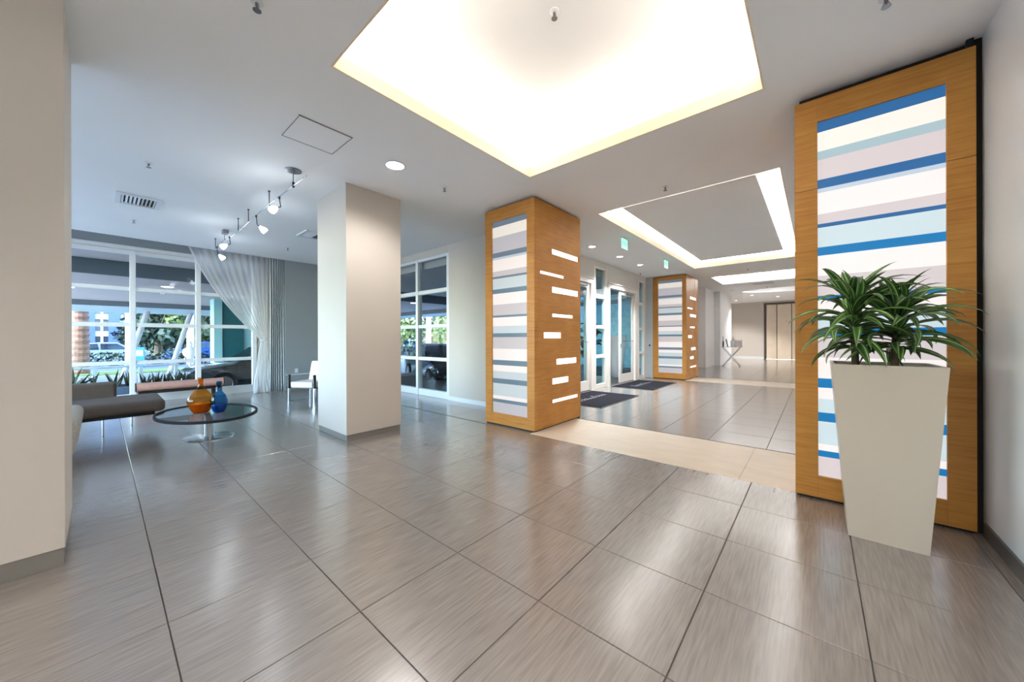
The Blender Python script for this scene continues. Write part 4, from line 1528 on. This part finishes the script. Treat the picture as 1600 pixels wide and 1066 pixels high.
# cars
def car(name, label, loc, rot, mat, group=None):
    t = thing(name, label, 'car', (0, 0, 0), group)
    L = 4.5
    side = [(-2.25, .42), (-2.22, .62), (-2.05, .74), (-1.1, .90), (-.45, 1.34), (.1, 1.44), (.75, 1.42), (1.45, .99), (2.05, .93), (2.22, .80), (2.26, .45), (2.1, .22), (-2.05, .22)]
    vs, fs = [], []
    lay = [(-.90, .94), (-.84, 1.0), (0, 1.0), (.84, 1.0), (.90, .94)]
    n = len(side)
    for (x, s) in lay:
        for (y, z) in side:
            k = 1.0 if z < .95 else 1 - (z - .95) * .42
            vs.append((x * k, y * s, .22 + (z - .22) * (1 if abs(x) < .88 else .985)))
    for a in range(len(lay) - 1):
        for i in range(n):
            fs.append((a * n + i, a * n + (i + 1) % n, (a + 1) * n + (i + 1) % n, (a + 1) * n + i))
    fs += [tuple(range(n)), tuple((len(lay) - 1) * n + i for i in reversed(range(n)))]
    MB().add(vs, fs).build('body', mat, t, smooth=32)
    for s in (-1, 1):
        w = MB()
        for (q0, q1) in ((-.95, -.05), (.02, 1.25)):
            zz0, zt0 = .96, 1.34
            p = [(q0 + (.0 if q0 > -.5 else 0), zz0), (q1, zz0), (q1 - (.05 if q1 < 0 else .5), zt0), (q0 + (.5 if q0 < -.5 else 0), zt0)]
            w.add([(s * (.905 * (1 - (z - .95) * .42) + .0), y, z) for (y, z) in p], [(0, 1, 2, 3)])
        w.build('side_window', 'car_glass', t)
        for yy in (-1.42, 1.38):
            wh = MB()
            m = 24
            for (rr_, xx) in ((.0001, .0), (.20, 0), (.21, .01), (.32, .01), (.325, -.02), (.325, -.19), (.0001, -.19)):
                wh.add([(s * (.93 + xx), yy + rr_ * math.cos(2 * PI * k / m), .325 + rr_ * math.sin(2 * PI * k / m)) for k in range(m)], [])
            wh.f = [(i * m + k, i * m + (k + 1) % m, (i + 1) * m + (k + 1) % m, (i + 1) * m + k) for i in range(6) for k in range(m)]
            wh.m = [1 if i < 2 else 0 for i in range(6) for k in range(m)]
            wh.build('wheel', ['tyre', 'steel'], t, smooth=40)
        MB().box(*sorted((s * .62, s * .86)), -2.235, -2.19, .60, .70).build('headlight', 'clear_glass', t, bevel=.01)
        MB().box(*sorted((s * .60, s * .86)), 2.19, 2.245, .72, .82).build('tail_light', 'leather', t, bevel=.01)
        MB().box(*sorted((s * .90, s * 1.05)), -.82, -.70, .95, 1.06).build('wing_mirror', mat, t, bevel=.02)
    fw_ = MB().add([(-.72, -1.08, .925), (.72, -1.08, .925), (.62, -.47, 1.345), (-.62, -.47, 1.345)], [(0, 1, 2, 3)])
    fw_.build('windscreen', 'car_glass', t)
    t.location = loc
    t.rotation_euler = (0, 0, rot)
    return t


car('parked_car', 'black car parked close outside the lounge window', (-13.95, 3.75, GZ), 0, 'car_black')
car('parked_car', 'black car parked outside the garden window', (-10.6, 8.3, GZ), math.radians(70), 'car_black')
car('distant_car', 'blue car far across the driveway behind the strut', (-35.5, 5.1, GZ), math.radians(4), 'car_blue')
car('distant_car', 'grey car on the far road behind the palm', (-35.7, -.1, GZ), math.radians(4), 'planter_slate')
car('distant_car', 'blue car far across the road behind the garden window', (-35.0, 23.5, GZ), math.radians(70), 'car_blue')
bs = thing('standing_sign', 'blue and white standing sign beside the far road', 'sign', (-29.0, 1.35, GZ))
MB().box(-29.05, -28.95, 1.2, 1.62, GZ, .85).build('board', 'sign_blue', bs, bevel=.01)
MB().box(-28.95, -28.94, 1.26, 1.56, .35, .70).build('white_field', 'tower_white', bs)

# palms and trees
FR = MB()
for k in range(22):
    t = k / 21
    y = 1.9 * t
    z = .55 * math.sin(t * 2.2) - .9 * t * t
    ln_ = .55 * math.sin(PI * (.12 + .85 * t))
    for s in (-1, 1):
        FR.add([(0, y, z), (0, y + .05, z), (s * ln_, y + .32, z - .22 * ln_ - .1)], [(0, 1, 2)])
FROND = FR.mesh('frond', 'frond')


def palm(x, y, r, h, mat, label, seed, fr=12, rings=False):
    rr = random.Random(seed)
    t = thing('palm_tree', label, 'palm', (x, y, GZ), 'palms outside')
    pts, rs = [], []
    n = 46 if rings else 10
    for k in range(n + 1):
        pts.append((x + .10 * math.sin(k / n * 2), y, GZ + h * k / n))
        rs.append(r * (1.1 - .15 * k / n) * (1 if not rings else (1.0 + .16 * (k % 2))))
    MB().tube(pts, rs, 14).build('trunk', mat, t, smooth=None if rings else 60)
    for k in range(fr):
        o = bpy.data.objects.new('frond', FROND)
        C.objects.link(o)
        o.parent = t
        o.location = (.10 * math.sin(2), 0, h - .05)
        o.rotation_euler = (rr.uniform(-.3, .7), 0, 2 * PI * k / fr + rr.uniform(-.2, .2))
        o.scale = (rr.uniform(.9, 1.3),) * 3
    return t


palm(-26.0, -.62, .24, 6.5, 'palm_bark', 'thick rough-barked palm trunk at the left end of the window', 1, 14, True)
palm(-29.5, 1.05, .16, 6.0, 'pale_bark', 'slim pale palm behind the first window bay', 2)
palm(-30.5, 3.75, .17, 6.2, 'pale_bark', 'slim pale palm behind the second window bay', 3)
palm(-22.3, 13.4, .26, 6.0, 'palm_bark', 'rough palm trunk seen through the garden window', 4, 12, True)
palm(-19.6, 14.2, .17, 4.6, 'pale_bark', 'slim pale palm right of the rough one in the garden window', 5, 12)


def tree(x, y, h, rx, mat, label, seed, n=1500):
    rr = random.Random(seed)
    t = thing('leafy_tree', label, 'tree', (x, y, GZ), 'trees beyond the driveway')
    tr = MB().tube([(x, y, GZ), (x + .1, y + .05, GZ + h * .3), (x - .1, y, GZ + h * .6)], [.22, .17, .08], 8)
    for k in range(4):
        a = k * 1.6 + rr.random()
        tr.tube([(x + .05, y, GZ + h * .3), (x + .6 * rx * math.cos(a), y + .6 * rx * math.sin(a), GZ + h * .62)], [.08, .03], 6)
    tr.build('trunk', 'cane', t, smooth=60)
    blobs = []
    for k in range(11):
        a, q = rr.uniform(0, 2 * PI), rr.uniform(0, .75) * rx
        blobs.append((x + q * math.cos(a), y + q * math.sin(a), GZ + h * rr.uniform(.28, .85), rx * rr.uniform(.35, .55)))
    cr = MB()
    for (bx_, by_, bz_, br_) in blobs:
        for k in range(n // 11):
            d = Vector((rr.gauss(0, 1), rr.gauss(0, 1), rr.gauss(0, 1))).normalized()
            p = Vector((bx_, by_, bz_)) + d * br_ * rr.uniform(.55, 1.05)
            u = Vector((rr.gauss(0, 1), rr.gauss(0, 1), rr.gauss(0, 1))).normalized()
            v = d.cross(u)
            if v.length < 1e-3:
                continue
            v.normalize()
            u = (d * .5 + u).normalized()
            s = rr.uniform(.16, .34)
            cr.add([p - u * s, p + v * s * .5, p + u * s, p - v * s * .5], [(0, 1, 2, 3)])
    cr.build('crown', mat, t)
    return t


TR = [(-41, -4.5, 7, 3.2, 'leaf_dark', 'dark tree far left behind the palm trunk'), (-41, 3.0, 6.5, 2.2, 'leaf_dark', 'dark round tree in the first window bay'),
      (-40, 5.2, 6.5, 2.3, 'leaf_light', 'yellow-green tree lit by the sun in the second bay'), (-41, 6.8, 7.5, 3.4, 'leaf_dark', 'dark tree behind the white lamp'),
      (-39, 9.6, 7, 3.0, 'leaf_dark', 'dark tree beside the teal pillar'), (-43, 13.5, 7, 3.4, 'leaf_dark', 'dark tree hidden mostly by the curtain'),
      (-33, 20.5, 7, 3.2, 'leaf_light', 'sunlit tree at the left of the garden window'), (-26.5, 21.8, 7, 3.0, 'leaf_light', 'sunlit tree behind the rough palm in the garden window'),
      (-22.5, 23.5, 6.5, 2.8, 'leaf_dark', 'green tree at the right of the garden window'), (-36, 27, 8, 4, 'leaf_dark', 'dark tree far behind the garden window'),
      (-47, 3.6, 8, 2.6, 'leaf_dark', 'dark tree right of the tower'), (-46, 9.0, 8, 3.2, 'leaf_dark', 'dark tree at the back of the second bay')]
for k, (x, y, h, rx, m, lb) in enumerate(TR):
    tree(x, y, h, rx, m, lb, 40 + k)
# clipped hedge along the far side of the drive
hg = MB()
rr = random.Random(5)
for k in range(5200):
    p = Vector((rr.uniform(-31.5, -30.6), rr.uniform(-9, 34), GZ + rr.uniform(0, .85)))
    u = Vector((rr.gauss(0, 1), rr.gauss(0, 1), rr.gauss(0, 1))).normalized()
    v = u.orthogonal().normalized()
    s = rr.uniform(.08, .17)
    hg.add([p - u * s, p + v * s * .5, p + u * s, p - v * s * .5], [(0, 1, 2, 3)])
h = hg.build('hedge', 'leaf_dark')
tag(h, 'clipped dark hedge along the far side of the driveway', 'hedge', kind='stuff')

# tall dark planting that closes the view
hg = MB()
rr = random.Random(9)
for k in range(11000):
    p = Vector((rr.uniform(-52.0, -50.6), rr.uniform(1.3, 52), GZ + 3.9 * rr.random() ** .8))
    u = Vector((rr.gauss(0, .5), rr.gauss(0, 1), rr.gauss(0, 1))).normalized()
    v = u.orthogonal().normalized()
    s = rr.uniform(.2, .45)
    hg.add([p - u * s, p + v * s * .5, p + u * s, p - v * s * .5], [(0, 1, 2, 3)])
h = hg.build('hedge_backdrop', 'leaf_dark')
tag(h, 'tall dark hedge closing the view behind the trees', 'hedge', kind='stuff')

# apartment tower far away: white slabs, blue piers, window bands
tw = thing('apartment_tower', 'distant white apartment tower with blue vertical piers', 'building', (-96, -3, GZ))
MB().box(-104, -97.2, -16, 12, GZ, 44).build('wall', 'tower_glass', tw)
for k in range(15):
    MB().box(-97.2, -95.6, -16, 12, GZ + 3.0 * k + 2.2, GZ + 3.0 * k + 3.1).build('balcony', 'tower_white', tw)
for y in (-15, -9.6, -4.2, -1.4, 1.6, 4.4, 10):
    MB().box(-97.2, -95.2, y - .75, y + .75, GZ, 45).build('pier', 'tower_blue', tw)
for y in (-12.3, -6.9, -2.8, .1, 3.0, 7.2):
    MB().box(-97.3, -95.5, y - .15, y + .15, GZ, 44.5).build('fin', 'tower_white', tw)

# porch: teal screen wall, white vase planter and a leafy pot plant seen through the doors
struct('wall_porch', MB().box(-13, -4.7, 15.0, 15.2, GZ, 3.6), 'teal_wall')
vp = thing('vase_planter', 'tall white vase planter outside the open door', 'planter', (-5.05, 11.2, -.02))
MB().lathe([(.0001, 0), (.16, 0), (.20, .10), (.29, .7), (.34, 1.35), (.345, 1.40), (.31, 1.40), (.26, .9), (.0001, .88)], (-5.05, 11.2, -.02), 32).build('body', 'chair_white', vp, smooth=50)
PL = MB()
for k in range(7):
    t = k / 6
    w = .10 * math.sin(PI * (.08 + .9 * t)) + .002
    PL.add([(-w, .36 * t, .16 * math.sin(t * 2.4)), (0, .36 * t, .16 * math.sin(t * 2.4) - .02), (w, .36 * t, .16 * math.sin(t * 2.4))], [])
PL.f = [(3 * k + a, 3 * k + a + 1, 3 * k + a + 4, 3 * k + a + 3) for k in range(6) for a in (0, 1)]
PL.m = [0] * len(PL.f)
BROAD = PL.mesh('leaf', 'spike_leaf', smooth=60)


def pot_plant(x, y, label, seed):
    rr = random.Random(seed)
    t = thing('potted_plant', label, 'plant', (x, y, -.02), 'leafy plants on the porch')
    MB().lathe([(.0001, 0), (.16, 0), (.22, .42), (.23, .45), (.20, .45), (.19, .40), (.0001, .40)], (x, y, -.02), 24).build('pot', 'planter_slate', t, smooth=50)
    st_ = MB()
    tips = []
    for k in range(9):
        a = k * 2.4
        q = (x + .22 * math.cos(a) * (.5 + .5 * rr.random()), y + .22 * math.sin(a), rr.uniform(.85, 1.65))
        st_.tube([(x + .04 * math.cos(a), y + .04 * math.sin(a), .38), q], .010, 5)
        tips.append((q, a))
    st_.build('stem', 'frond', t)
    for (q, a) in tips:
        for s in range(3):
            o = bpy.data.objects.new('leaf', BROAD)
            C.objects.link(o)
            o.parent = t
            o.location = (q[0] - x, q[1] - y, q[2] - .15 * s + .02)
            o.rotation_euler = (rr.uniform(-.3, .4), rr.uniform(-.4, .4), a - PI / 2 + rr.uniform(-1.2, 1.2))
    return t


pot_plant(-5.6, 10.3, 'leafy potted plant on the porch behind the sidelight', 3)
pot_plant(-5.5, 9.0, 'leafy potted plant on the porch behind the nearer door', 6)
